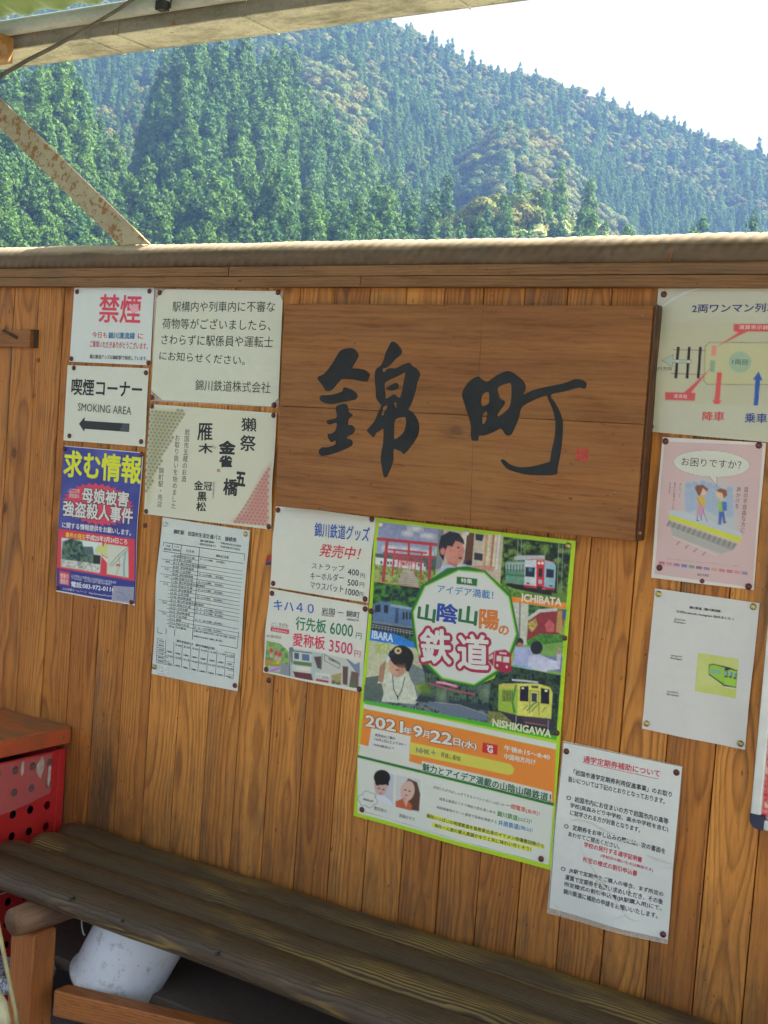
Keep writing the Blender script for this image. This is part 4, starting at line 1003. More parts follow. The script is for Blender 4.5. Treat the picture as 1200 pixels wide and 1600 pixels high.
# river bridge
cv.poly(z((345, 740), (390, 800), (480, 860), (640, 905), (760, 860), (765, 1000), (740, 1040), (330, 985), (395, 890)), (44, 60, 70))
cv.texture(z((380, 830), (640, 905), (760, 860), (765, 1010), (600, 990), (385, 960)), [(34, 46, 60), (52, 80, 66), (84, 112, 84), (60, 70, 84)], 5, 51)
cv.ell(*z((470, 960))[0], 9, 12, (110, 134, 104), 0, 5, .8); cv.ell(*z((700, 940))[0], 8, 12, (120, 144, 116), 0, 5, .8); cv.ell(*z((380, 920))[0], 10, 10, (100, 130, 60), 0, 4, .8)
cv.poly(z((395, 1000), (400, 985), (560, 1010), (740, 1070), (745, 1090), (500, 1060)), (100, 114, 130)); cv.path(z((430, 990), (560, 1005), (740, 1068)), 1.6, (140, 142, 144))
cv.path(z((405, 893), (520, 925), (640, 950)), 2.6, (166, 82, 96)); cv.path(z((500, 930), (497, 985)), 3.4, (84, 84, 100))
cv.path(z((444, 886), (480, 890), (546, 908)), 4, (206, 110, 140)); cv.path(z((450, 884), (540, 904)), 1, (220, 190, 200))
# children and mural
zz = Z((740, 940), 6.959)
cv.poly(zz((395, 5), (600, 25), (1020, 85), (990, 370), (955, 800), (420, 690), (460, 360)), (120, 164, 84))
cv.poly(zz((395, 5), (600, 25), (580, 470), (470, 470), (466, 360)), (190, 190, 172)); cv.line(*zz((508, 15), (500, 390)), 2.6, (120, 120, 130))
cv.texture(zz((600, 30), (1020, 88), (1000, 130), (820, 100), (600, 200)), [(74, 134, 60), (40, 60, 60)], 5, 61)
cv.poly(zz((600, 190), (700, 110), (880, 80), (1000, 110), (985, 250), (940, 360), (580, 440)), (142, 52, 58)); cv.path(zz((600, 185), (720, 100), (900, 85)), 5, (190, 190, 180))
cv.texture(zz((600, 230), (680, 180), (700, 260), (640, 330), (600, 300)), [(186, 176, 92), (150, 110, 60)], 3, 62); cv.poly(zz((780, 250), (830, 190), (890, 250), (880, 330), (800, 330)), (190, 92, 92)); cv.poly(zz((920, 100), (970, 100), (975, 350), (900, 330)), (180, 140, 84)); cv.poly(zz((975, 90), (1015, 92), (1000, 200), (980, 180)), (50, 90, 160))
cv.texture(zz((580, 430), (720, 350), (990, 360), (980, 440), (600, 480)), [(50, 110, 50), (80, 150, 60)], 3, 63)
cv.poly(zz((440, 560), (980, 600), (960, 770), (430, 690)), (110, 124, 146)); cv.poly(zz((455, 490), (640, 500), (640, 740), (425, 690)), (160, 166, 200)); cv.poly(zz((600, 600), (700, 560), (830, 620), (920, 650), (945, 730), (800, 750), (800, 765), (590, 720)), (190, 190, 210))
cv.poly(zz((912, 540), (945, 500), (960, 560), (945, 720), (910, 700)), (182, 176, 196)); cv.ell(*zz((500, 440))[0], 6.6, 7, (48, 40, 50)); cv.ell(*zz((505, 468))[0], 4, 3.4, (180, 110, 96)); cv.ell(*zz((690, 500))[0], 9.6, 10.5, (36, 38, 56)); cv.ell(*zz((936, 535))[0], 2.8, 4.4, (186, 136, 112)); cv.path(zz((425, 690), (640, 718)), 1.4, (70, 160, 200))
# yellow train
cv.texture(zz((420, 700), (958, 798), (905, 1480), (150, 1320), (190, 900), (260, 770)), [(20, 34, 44), (34, 58, 48), (60, 92, 62), (34, 50, 56)], 6, 71)
cv.poly(zz((230, 1180), (900, 1290), (880, 1400), (220, 1280)), (50, 48, 60)); cv.texture(zz((165, 1190), (300, 1200), (420, 1300), (400, 1370), (150, 1330)), [(130, 130, 60), (90, 110, 60), (150, 140, 90)], 3, 72)
cv.poly(zz((280, 905), (330, 890), (490, 890), (480, 1230), (272, 1180)), (150, 178, 66)); cv.poly(zz((490, 890), (700, 888), (840, 930), (865, 990), (850, 1270), (480, 1235)), (204, 202, 96))
cv.poly(zz((280, 905), (330, 890), (490, 890), (488, 940), (280, 950)), (192, 184, 90)); cv.path(zz((430, 850), (560, 860), (700, 875)), 2.6, (190, 196, 196))
for x in range(322, 440, 17): cv.poly(zz((x, 965), (x + 9, 966), (x + 9, 1085), (x, 1080)), (34, 44, 50))
cv.poly(zz((455, 910), (480, 900), (440, 1100), (470, 1200), (440, 1220), (420, 1100)), (60, 130, 60))
cv.poly(zz((512, 920), (606, 915), (604, 1085), (508, 1080)), (26, 26, 44)); cv.poly(zz((738, 935), (832, 955), (830, 1115), (736, 1105)), (26, 26, 44)); cv.ell(*zz((542, 940))[0], 2, 1.4, (240, 230, 210)); cv.ell(*zz((795, 968))[0], 2.2, 1.6, (240, 230, 210))
cv.poly(zz((636, 912), (710, 916), (708, 940), (636, 936)), (50, 56, 60)); cv.path(zz((616, 1210), (622, 965), (716, 975), (720, 1225)), .9, (50, 50, 40)); cv.poly(zz((638, 990), (698, 994), (696, 1090), (638, 1086)), (50, 60, 84))
cv.path(zz((590, 1180), (660, 1110), (700, 1090)), 2, (50, 120, 70)); cv.path(zz((640, 1190), (720, 1100)), 1.6, (60, 130, 60)); cv.path(zz((545, 1170), (600, 1125)), 1, (40, 60, 40)); cv.path(zz((790, 1150), (750, 1200)), .9, (50, 60, 40))
cv.poly(zz((520, 1240), (850, 1280), (845, 1370), (560, 1320)), (70, 54, 66)); cv.path(zz((570, 1310), (790, 1345)), 1.4, (150, 110, 100)); cv.line(*zz((820, 1290), (815, 1390)), 1.4, (130, 140, 160)); cv.line(*zz((470, 1240), (468, 1310)), 1.2, (140, 150, 150))
cv.mottle(z((140, 52), (1142, 170), (1100, 1090), (74, 985)), .28, 3.2, 9)
# badge
bd = z((320, 520), (372, 392), (500, 305), (600, 295), (690, 318), (818, 440), (858, 640), (800, 800), (640, 900), (470, 862), (392, 790), (340, 690))
cv.poly([(x + (x - 726) * .05, y + (y - 978) * .045) for x, y in bd], (34, 110, 48)); cv.poly(z((318, 520), (380, 385), (555, 300), (690, 312), (820, 440), (860, 635), (800, 800), (638, 902), (470, 868), (345, 735)), (120, 190, 50))
cv.poly(z((324, 522), (384, 390), (556, 307), (688, 320), (814, 444), (853, 635), (795, 795), (638, 894), (474, 860), (350, 732)), (204, 206, 196))
cv.poly(z((546, 336), (654, 348), (650, 386), (544, 374)), (28, 106, 54))
# tiny red train
cv.poly(z((712, 745), (745, 722), (800, 715), (832, 738), (832, 830), (800, 838), (750, 820), (712, 775)), (164, 38, 66)); cv.line(*z((745, 724), (738, 815)), .7, (214, 206, 196))
for q in (((756, 748), (780, 750), (780, 778), (754, 775)), ((790, 752), (822, 756), (820, 784), (788, 781)), ((770, 730), (806, 733), (805, 741), (769, 738)), ((716, 752), (724, 746), (724, 764), (716, 768)), ((727, 745), (735, 740), (734, 762), (727, 765))): cv.poly(z(*q), (208, 204, 194))
cv.ell(*z((758, 798))[0], 1.6, 1.8, (214, 206, 196)); cv.ell(*z((808, 806))[0], 1.6, 1.8, (214, 206, 196))
# bottom half
y = Z((540, 1060), 3.333)
cv.poly(y((106, 112), (1105, 300), (1100, 320), (104, 130)), (64, 172, 50)); cv.poly(y((103, 130), (1100, 338), (1098, 368), (102, 153)), (206, 208, 196))
cv.poly(y((102, 155), (1098, 370), (1088, 660), (72, 408)), OR)
cv.poly(y((142, 256), (342, 300), (334, 408), (68, 345), (78, 340), (124, 352)), (208, 206, 196)); cv.poly(y((82, 345), (330, 405), (400, 432), (1088, 600), (1086, 650), (70, 400)), (206, 206, 190))
cv.poly(y((342, 332), (860, 446), (880, 470), (872, 496), (850, 503), (336, 392)), (206, 196, 84)); cv.poly(y((336, 408), (1088, 583), (1086, 656), (332, 430)), OR)
cv.poly(y((66, 396), (1086, 648), (1085, 664), (66, 410)), (30, 112, 62)); cv.poly(y((66, 412), (1084, 666), (1056, 972), (62, 700)), (206, 208, 194))
cv.poly(y((400, 430), (1075, 590), (1076, 640), (396, 478)), (206, 208, 194)); cv.poly(y((715, 332), (795, 348), (791, 398), (711, 384)), (200, 44, 50))
cv.poly(y((430, 700), (1035, 868), (1033, 890), (425, 722)), (212, 214, 70)); cv.poly(y((458, 748), (970, 880), (968, 905), (455, 770)), (212, 214, 70))
cv.poly(y((160, 478), (256, 500), (246, 664), (150, 640)), (186, 188, 190)); cv.ell(*y((184, 555))[0], 10, 17, (196, 160, 146)); cv.ell(*y((192, 515))[0], 13, 12, (34, 32, 34)); cv.poly(y((160, 520), (230, 530), (225, 560), (200, 545), (165, 560), (155, 545)), (34, 32, 34)); cv.poly(y((168, 605), (205, 612), (240, 640), (246, 664), (150, 640)), (206, 208, 210))
cv.ell(*y((175, 572))[0], 2.0, 1.0, (60, 50, 50)); cv.ell(*y((198, 578))[0], 2.0, 1.0, (60, 50, 50)); cv.ell(*y((184, 598))[0], 2, .9, (170, 80, 80))
cv.poly(y((264, 500), (392, 528), (386, 698), (262, 668)), (196, 194, 188)); cv.poly(y((300, 560), (330, 520), (375, 540), (392, 600), (386, 690), (320, 680)), (92, 62, 48)); cv.ell(*y((325, 585))[0], 11, 16, (204, 168, 150), .2); cv.poly(y((262, 640), (310, 620), (350, 660), (345, 688), (262, 668)), (188, 92, 60)); cv.poly(y((300, 625), (330, 630), (318, 670)), (200, 164, 146))
cv.ell(*y((314, 580))[0], 1.9, 1.0, (60, 44, 40)); cv.ell(*y((336, 586))[0], 1.9, 1.0, (60, 44, 40)); cv.ell(*y((320, 608))[0], 2.4, 1, (180, 80, 76))
for p in ((110, 605), (135, 615), (145, 640), (125, 655), (95, 645), (85, 625)): cv.ell(*y(p)[0], 6.5, 6, (110, 114, 106))
for p in ((110, 605), (135, 615), (145, 640), (125, 655), (95, 645), (85, 625), (115, 630)): cv.ell(*y(p)[0], 5.8, 5.3, (206, 208, 194))
cv.path(y((85, 690), (1052, 972)), .0001, (0, 0, 0)); cv.done()
T = c.text
def tc(t, a, b, h, col, bold=.01, off=.0006, q=z, shear=0): T(t, q(a)[0], q(b)[0], h, col, bold, off, shear=shear)
tc('特集', (568, 368), (626, 374), 7.2, (212, 214, 200), .02)
tc('アイデア満載！', (446, 420), (735, 455), 13, (24, 112, 170), .01)
GNc, ORc, BLc2 = (24, 106, 56), (206, 114, 44), (26, 66, 150)
for ch, a, b, h, col in (('山', (344, 558), (430, 575), 25, GNc), ('陰', (444, 565), (545, 582), 28, BLc2), ('山', (556, 575), (646, 590), 27, GNc), ('陽', (664, 604), (762, 614), 29, ORc), ('の', (764, 636), (816, 642), 14, ORc)): tc(ch, a, b, h, col, .035)
tc('｜', (374, 520), (392, 528), 17, ORc, .06, .001) if False else None
for bb, cc, of in ((.11, (164, 36, 66), .0007), (.028, (206, 204, 196), .0011)):
    tc('鉄', (364, 782), (518, 790), 52, cc, bb, of); tc('道', (556, 810), (712, 822), 52, cc, bb, of)
tc('ICHIBATA', (886, 464), (1092, 488), 11.5, (214, 200, 180), .04); tc('IBARA', (106, 655), (215, 676), 11.5, (190, 206, 216), .04)
tc('NISHIKIGAWA', (768, 246), (1072, 306), 11, (206, 206, 170), .04, q=y)
for bb, cc, of in ((.075, (150, 92, 40), .0007), (.03, (208, 206, 196), .0010)):
    for t, a, b, h in (('2021', (112, 245), (300, 282), 17), ('年', (305, 285), (348, 293), 10.5), ('9', (356, 300), (400, 308), 17), ('月', (404, 306), (436, 312), 11), ('22', (444, 328), (552, 346), 17.5), ('日', (562, 345), (596, 352), 11), ('(水)', (604, 362), (682, 376), 13)): tc(t, a, b, h, cc, bb, of, y)
tc('再放送のご案内', (160, 300), (262, 320), 4.6, (60, 58, 54), .01, q=y); tc('10月2日(土)17:30〜', (158, 324), (320, 356), 5.4, (60, 58, 54), .01, q=y); tc('NHK(総合)にて', (152, 352), (258, 374), 5, (60, 58, 54), .01, q=y)
tc('NHK＋', (370, 384), (470, 402), 8, (120, 120, 100), .03, q=y); tc('見逃し配信', (496, 408), (598, 432), 7.6, (80, 76, 60), .01, q=y); tc('G', (740, 384), (766, 388), 9.5, (214, 206, 200), .05, q=y); tc('NHK', (738, 354), (770, 359), 2.6, (214, 206, 200), .05, q=y)
tc('午後8:15〜8:40', (828, 374), (1066, 424), 8.6, (212, 206, 190), .03, q=y); tc('中国地方向け', (828, 418), (992, 450), 8.6, (212, 206, 190), .03, q=y)
for bb, cc, of in ((.07, (208, 210, 196), .0007), (.025, (26, 96, 56), .0010)): tc('魅力とアイデア満載の山陰山陽鉄道！', (402, 480), (1070, 645), 12.6, cc, bb, of, y)
tc('子供たちが大はしゃぎできるイベントがいっぱいの', (458, 572), (826, 668), 4.8, (70, 76, 72), .006, q=y); tc('一畑電車', (834, 672), (936, 698), 8, (206, 104, 70), .02, q=y); tc('[島根]！', (940, 702), (1012, 716), 7, (206, 104, 70), .01, q=y)
tc('絶景＆秘境めぐりで神秘の旅を楽しめる', (492, 632), (780, 706), 4.8, (70, 76, 72), .006, q=y); tc('錦川鉄道', (790, 716), (894, 742), 8.4, (70, 140, 60), .02, q=y); tc('[山口]！', (898, 744), (968, 758), 7, (70, 140, 60), .01, q=y)
tc('純和風車両やアート車両で芸術を堪能する', (480, 676), (788, 756), 4.8, (70, 76, 72), .006, q=y); tc('井原鉄道', (796, 764), (900, 788), 8.4, (30, 124, 176), .02, q=y); tc('[岡山]！', (904, 788), (972, 804), 7, (30, 124, 176), .01, q=y)
tc('個性いっぱいの地域鉄道を島根県出身のイケメン俳優豊田陵介と', (426, 722), (1032, 884), 6.2, (50, 54, 40), .015, q=y); tc('海外一人旅の達人真鍋かをりと共に味わい尽くそう！', (468, 772), (965, 902), 6.2, (50, 54, 40), .015, q=y)
tc('豊田陵介', (148, 684), (216, 702), 5.8, (70, 70, 66), .006, q=y); tc('真鍋かをり', (280, 722), (362, 742), 5.8, (70, 70, 66), .006, q=y); tc('島根県出身！', (92, 634), (146, 646), 3.4, (60, 60, 56), .01, q=y)
# ---- commuter pass notice
z = Z((850, 1150), 4.848)
c = Sheet('notice', 'white notice with red underlined heading and glue-stained centre, low right of the train poster', 'notice',
          [(881, 1160.3), (1065.6, 1198.5), (1042.9, 1468.7), (858.2, 1419)], -.0038, (206, 208, 200), [(885, 1174), (1057, 1207), (1036, 1460)], wave=.002,
          film=[(880, 1157), (1067, 1197), (1043, 1476), (854, 1427)])
RE, B2 = (206, 48, 66), (46, 46, 56)
c.text('通学定期券補助について', z((300, 196))[0], z((878, 312))[0], 10.5, RE, .015); c.line(*z((297, 200), (872, 326)), .7, RE)
for t, a, b, h, col, bo in (('「岩国市通学定期券利用促進事業」のお取り', (225, 292), (968, 465), 8.6, B2, .016), ('扱いについては下記のとおりとなっております。', (185, 344), (915, 516), 8.6, B2, .012),
        ('○', (176, 478), (208, 484), 6, B2, .03), ('岩国市内にお住まいの方で岩国市内の高等', (235, 496), (942, 668), 8.6, B2, .016), ('学校(高森みどり中学校、高水中学校を含む)', (203, 543), (942, 730), 8.6, B2, .014), ('に就学される方が対象となります。', (203, 595), (728, 732), 8.4, B2, .012),
        ('○', (162, 692), (192, 698), 6, B2, .03), ('定期券をお申し込みの際には、次の書面を', (222, 708), (922, 892), 8.4, B2, .014), ('あわせてご提出ください。', (190, 755), (572, 858), 8, B2, .012),
        ('学校の発行する通学証明書', (306, 838), (742, 958), 8.2, RE, .018), ('(学校印の無いものは無効です)', (430, 920), (826, 1032), 6, RE, .01), ('所定の様式の割引申込書', (298, 950), (704, 1062), 8.2, RE, .018),
        ('○', (132, 1016), (164, 1024), 6, B2, .03), ('JR駅で定期券をご購入の場合、まず所定の', (192, 1036), (904, 1222), 8.4, B2, .014), ('運賃で定期券をお買い求めいただき、その後', (162, 1086), (900, 1278), 8.4, B2, .014), ('所定様式の割引申込書(JR駅購入用)にて、', (154, 1140), (890, 1330), 8.4, B2, .016), ('錦川鉄道に補助の申請をお願いいたします。', (148, 1194), (858, 1384), 8.4, B2, .014)):
    c.text(t, z(a)[0], z(b)[0], h, col, bo)
gl_ = N('dried_glue', .5); gl_.base(tuple(x * .98 for x in ink_rgb((196, 196, 184)))); gl_.bump(gl_.noise(gl_.mapping(), 200, 4), .4, .002)
def smear(pts, w, s=c, rs=1, zf=None):
    r = random.Random(rs); P = [zf(p)[0] if zf else p for p in pts]
    V = []
    for i, p in enumerate(P):
        k = w * (.35 + .65 * r.random()) * (1 if 0 < i < len(P) - 1 else .3); V.append((p, k))
    up = [(p[0] + r.uniform(-.5, .5), p[1] - k) for p, k in V]; dn = [(p[0] + r.uniform(-.5, .5), p[1] + k) for p, k in reversed(V)]
    s.shape('glue_smear', up + dn, (0, 0, 0), .0012, gl_.m)
for i, (pts, w) in enumerate((([(210, 640), (250, 630), (310, 640), (370, 660), (430, 700), (500, 730), (560, 750)], 2.6), ([(275, 800), (300, 880), (340, 960), (400, 1040), (440, 1090), (480, 1120)], 2.2), ([(560, 800), (640, 790), (700, 810), (740, 830)], 1.8),
        ([(780, 900), (850, 930), (920, 950), (975, 965)], 2.6), ([(900, 990), (950, 1000), (985, 985)], 1.8), ([(370, 1060), (420, 1090), (500, 1180), (560, 1260), (620, 1340), (700, 1410)], 2.4), ([(540, 1380), (620, 1350), (660, 1380), (735, 1400)], 1.8), ([(60, 1240), (90, 1290), (130, 1300)], 2.4))):
    smear(pts, w, c, i + 3, z)
# ---- two-car train sheet
z = Z((1000, 440), 6)
q11 = [(1029, 450), (1290, 447), (1268, 697), (1010, 674)]
c = Sheet('notice', 'large olive-cream diagram sheet of a two-car train with red and blue arrows, top right', 'notice', q11, -.0034, (182, 178, 150),
          [(1037.5, 460), (1017.5, 666.5)], wave=.002)
NV = (42, 52, 104); PR = (200, 84, 84)
c.text('2両ワンマン列車', z((492, 295))[0], z((1290, 285))[0], 13.5, NV, .016)
cv = Canvas(c, z((130, 380), (1600, 400), (1600, 1180), (90, 1125)), (182, 178, 150), .0013)
cv.poly(z((610, 600), (650, 572), (1600, 572), (1600, 970), (620, 962), (594, 910)), (186, 182, 140), 1)
cv.path(z((600, 900), (612, 610), (650, 572), (1600, 574)), 1, (110, 120, 100)); cv.path(z((600, 890), (596, 930), (625, 962), (1600, 972)), 1, (110, 120, 100))
cv.path(z((315, 640), (612, 645)), .8, (110, 60, 50)); cv.path(z((300, 862), (590, 868)), .8, (110, 60, 50))
for a, b in (((362, 612), (338, 908)), ((464, 612), (440, 908)), ((568, 612), (544, 908))): cv.poly(z((a[0] - 13, a[1]), (a[0] + 13, a[1]), (b[0] + 13, b[1]), (b[0] - 13, b[1])), (28, 24, 24), .5)
cv.poly(z((212, 742), (316, 685), (316, 734), (478, 736), (476, 764), (312, 760), (308, 798)), (158, 176, 156), .5); cv.path(z((212, 742), (316, 685), (316, 734), (478, 736), (476, 764), (312, 760), (308, 798), (212, 742)), .5, (90, 100, 90))
for a in ((354, 745), (456, 748)): cv.poly(z((a[0] - 12, a[1] - 10), (a[0] + 12, a[1] - 10), (a[0] + 12, a[1] + 12), (a[0] - 12, a[1] + 12)), (190, 196, 186), .5)
cv.poly(z((676, 598), (720, 600), (712, 696), (668, 694)), (216, 136, 124), .6); cv.poly(z((660, 738), (706, 740), (698, 850), (652, 846)), (138, 158, 134), .6)
cv.poly(z((880, 398), (1600, 392), (1600, 470), (1010, 470), (720, 612), (925, 478), (880, 465)), PR, .7); cv.poly(z((240, 1036), (412, 1040), (660, 812), (480, 1040), (520, 1044), (514, 1118), (240, 1110)), PR, .7)
cv.ell(*z((940, 755))[0], 17.6, 16.4, (150, 172, 146)); cv.ell(*z((940, 755))[0], 18.1, 16.9, (100, 116, 100), 0, .6, .0)
cv.poly(z((722, 850), (768, 852), (748, 1112), (766, 1112), (718, 1194), (680, 1110), (698, 1110)), (208, 84, 82), .5); cv.poly(z((1066, 1180), (1084, 920), (1062, 918), (1116, 842), (1152, 926), (1130, 926), (1108, 1182)), (44, 84, 160), .5)
cv.done()
c.text('1両目', z((866, 778))[0], z((1008, 782))[0], 8, (70, 84, 78), .006); c.text('運賃箱', z((318, 1092))[0], z((440, 1096))[0], 6.2, (216, 176, 168), .01); c.text('運賃表示器へ', z((930, 448))[0], z((1260, 450))[0], 6.4, (216, 170, 160), .02)
c.text('進行方向', z((134, 836))[0], z((300, 836))[0], 6, (60, 56, 50), .008)
c.text('降車', z((590, 1306))[0], z((794, 1308))[0], 14.5, (206, 64, 56), .012); c.text('乗車口', z((985, 1322))[0], z((1290, 1330))[0], 15, (34, 66, 124), .014)
smear([(185, 330), (200, 250), (280, 190), (400, 120), (560, 65)], 3.2, c, 5, z)
# ---- pink poster
z = Z((1010, 680), 6.316)
c = Sheet('poster', 'small pink poster with a speech bubble and two drawn people on a platform, right side', 'poster',
          [(1035.3, 683), (1197, 692), (1177.8, 922), (1017.6, 902.5)], -.0030, (206, 198, 186), [(1040, 689.5), (1186, 696), (1030.5, 887), (1097.5, 907.5), (1169.5, 916.5)], rough=.34)
cv = Canvas(c, z((180, 62), (1148, 100), (1048, 1500), (85, 1370)), (200, 170, 166), .0012)
cv.poly(z((370, 500), (520, 430), (860, 500), (900, 900), (860, 960), (380, 780)), (172, 186, 186), 9, .8)
for x, y_, h in ((420, 600, 300), (480, 590, 290), (560, 580, 280), (625, 600, 300), (690, 620, 330), (820, 640, 320)):
    cv.poly(z((x - 40, y_ - 60), (x + 40, y_ - 60), (x + 42, y_ + h * .5), (x + 18, y_ + h * .55), (x - 34, y_ + h * .5)), (150, 166, 188), 1.2, .8); cv.ell(*z((x, y_ - 100))[0], 5.6, 6, (150, 166, 188), 0, 1, .8)
cv.poly(z((225, 740), (400, 760), (940, 960), (940, 1000), (228, 780)), (178, 188, 196), 2)
cv.poly(z((232, 780), (940, 1010), (930, 1065), (225, 825)), (196, 200, 70), 1.2); cv.poly(z((228, 845), (900, 1075), (840, 1140), (232, 900)), (150, 150, 142), 1)
for k in range(14):
    a = lerp((235, 850), (880, 1072), k / 13); b = (a[0] - 22, a[1] + 42); cv.line(*z(a, b), 2.6, (124, 124, 118))
cv.poly(z((240, 905), (830, 1140), (740, 1170), (260, 990)), (164, 164, 156), 1.5); cv.path(z((262, 1000), (500, 1100), (690, 1180)), 1.5, (196, 194, 186))
for k in range(4): cv.line(*z((330 + k * 85, 1050 + k * 35), (300 + k * 85, 1080 + k * 35)), 1.3, (150, 96, 84))
bub = [(645 + 378 * math.cos(2 * math.pi * k / 40), 282 + 132 * math.sin(2 * math.pi * k / 40) + 378 * math.cos(2 * math.pi * k / 40) * .05) for k in range(40)]
cv.poly([(640 + (x - 640), yy) for x, yy in z(*bub)], (120, 110, 104), .5); cv.poly(z(*[(645 + (a - 645) * .993, 282 + (b - 282) * .985) for a, b in bub]), (200, 200, 184), .5)
cv.poly(z((622, 405), (698, 408), (694, 500)), (200, 200, 184)); cv.path(z((622, 408), (694, 500), (697, 412)), .6, (120, 110, 104))
# woman with cane, child with rucksack
cv.poly(z((505, 600), (555, 590), (590, 640), (575, 740), (520, 740)), (206, 168, 84)); cv.poly(z((505, 690), (580, 700), (560, 795), (495, 785)), (190, 142, 168)); cv.ell(*z((560, 545))[0], 7, 7.4, (214, 176, 150)); cv.poly(z((478, 520), (500, 492), (560, 488), (612, 530), (600, 560), (560, 520), (530, 600), (512, 590)), (130, 84, 66))
cv.line(*z((560, 735), (600, 855)), .7, (90, 80, 76)); cv.path(z((505, 795), (500, 840), (520, 845)), 1, (60, 46, 40)); cv.path(z((540, 795), (545, 838)), 1, (60, 46, 40)); cv.path(z((505, 620), (545, 710)), 1.6, (186, 140, 64))
cv.ell(*z((735, 580))[0], 7.4, 7.6, (216, 176, 146)); cv.poly(z((690, 545), (730, 522), (790, 540), (800, 590), (765, 625), (750, 570), (710, 560)), (140, 84, 60)); cv.poly(z((715, 650), (780, 655), (770, 750), (715, 755)), (150, 180, 70)); cv.poly(z((745, 655), (795, 660), (795, 745), (755, 750)), (70, 110, 180)); cv.path(z((715, 660), (690, 690)), 1.6, (150, 180, 70))
cv.poly(z((718, 755), (770, 752), (785, 860), (760, 865), (748, 800), (742, 872), (712, 868)), (70, 100, 160)); cv.path(z((710, 876), (740, 878)), 1.4, (50, 50, 60)); cv.path(z((765, 868), (788, 858)), 1.4, (50, 50, 60))
for k, col in enumerate(((190, 60, 90), (196, 110, 130), (150, 80, 140), (56, 90, 160), (60, 130, 100), (110, 60, 100), (120, 100, 130), (196, 140, 80), (190, 90, 90), (180, 60, 90), (196, 110, 110), (130, 90, 140))):
    a = lerp((125, 1245), (942, 1345), k / 11); cv.poly(z(a, (a[0] + 58, a[1] + 7), (a[0] + 57, a[1] + 33), (a[0] - 1, a[1] + 26)), col, .5)
    cv.line(*z((a[0] + 4, a[1] + 16), (a[0] + 54, a[1] + 22)), .6, (206, 190, 190))
cv.done()
c.text('お困りですか？', z((346, 300))[0], z((935, 338))[0], 12.8, (80, 74, 68), .004)
c.vtext('目の不自由な方に', z((990, 505))[0], z((952, 965))[0], 7.6, (104, 88, 80)); c.vtext('声かけを', z((915, 508))[0], z((895, 725))[0], 7.4, (104, 88, 80))
c.vtext('案内が必要なことが', z((288, 465))[0], z((268, 738))[0], 3.4, (110, 92, 88)); c.vtext('ありますので', z((240, 465))[0], z((232, 580))[0], 3.2, (110, 92, 88)); c.vtext('歩いていて', z((340, 472))[0], z((332, 620))[0], 3.6, (110, 92, 88))
c.text('国土交通省', z((512, 1385))[0], z((622, 1396))[0], 3.8, (110, 90, 88), .01); c.text('きょうも街のどこかで、だれかの「お手伝いします」の声を。', z((208, 1226))[0], z((930, 1305))[0], 2.8, (170, 130, 130))
# ---- social media sheet
z = Z((1000, 910), 5.925)
c = Sheet('notice', 'white sheet with brass pins and a small lime picture of a green train, right side', 'notice',
          [(1023.6, 919.3), (1186.8, 942.6), (1164, 1171.6), (1003.4, 1138.2)], -.0030, (196, 194, 188), [(1029, 928), (1177, 948), (1010.5, 1130.5), (1157, 1162)], M_pin2)
cv = Canvas(c, z((540, 650), (918, 708), (892, 1072), (508, 1008)), (186, 192, 108), .0011)
cv.texture(z((540, 650), (918, 708), (892, 1072), (508, 1008)), [(184, 190, 100), (192, 196, 122)], 20, 5)
OL = (40, 44, 60)
cv.poly(z((640, 760), (680, 752), (830, 785), (906, 815), (892, 975), (790, 965), (735, 920), (636, 850)), OL); cv.poly(z((648, 768), (690, 762), (790, 790), (785, 830), (782, 940), (640, 845)), (140, 184, 60)); cv.poly(z((785, 825), (840, 805), (902, 822), (890, 965), (782, 945)), (150, 190, 66))
for x in (662, 684, 706, 735): cv.poly(z((x, 800 + (x - 660) * .12), (x + 14, 803 + (x - 660) * .12), (x + 13, 842 + (x - 660) * .15), (x, 838 + (x - 660) * .15)), (110, 150, 176))
for q in (((792, 820), (816, 822), (812, 880), (788, 876)), ((832, 826), (858, 830), (852, 885), (828, 880)), ((874, 836), (898, 840), (892, 895), (870, 890))): cv.poly(z(*q), OL); cv.poly([(a * .7 + b * .3, c_ * .7 + d_ * .3) for (a, c_), (b, d_) in zip(z(*q), [z(q[0])[0]] * 4)], (120, 160, 184), .5)
cv.path(z((640, 850), (740, 920), (790, 958), (892, 972)), 1.6, (60, 66, 80)); cv.path(z((790, 965), (885, 978)), 1.4, (206, 206, 206)); cv.done()
c.text('錦川鉄道（錦川清流線）', z((460, 242))[0], z((750, 280))[0], 4, (50, 50, 54), .03); c.text('公式Facebook, Instagram 始めました ♪', z((338, 282))[0], z((866, 356))[0], 4.6, (50, 50, 54), .02)
for t1, t2, yy, dx in (('(Facebook)', '＠nishikigawa', 352, 0), ('(Instagram)', '＠nishikigawa', 688, -30), ('(Twitter)', '＠nishiki', 1022, -66)):
    c.text(t1, z((320 + dx, yy - 4))[0], z((420 + dx, yy + 10))[0], 3, (60, 60, 64), .01); c.text(t2, z((316 + dx, yy + 20))[0], z((424 + dx, yy + 36))[0], 3, (50, 50, 54), .02)
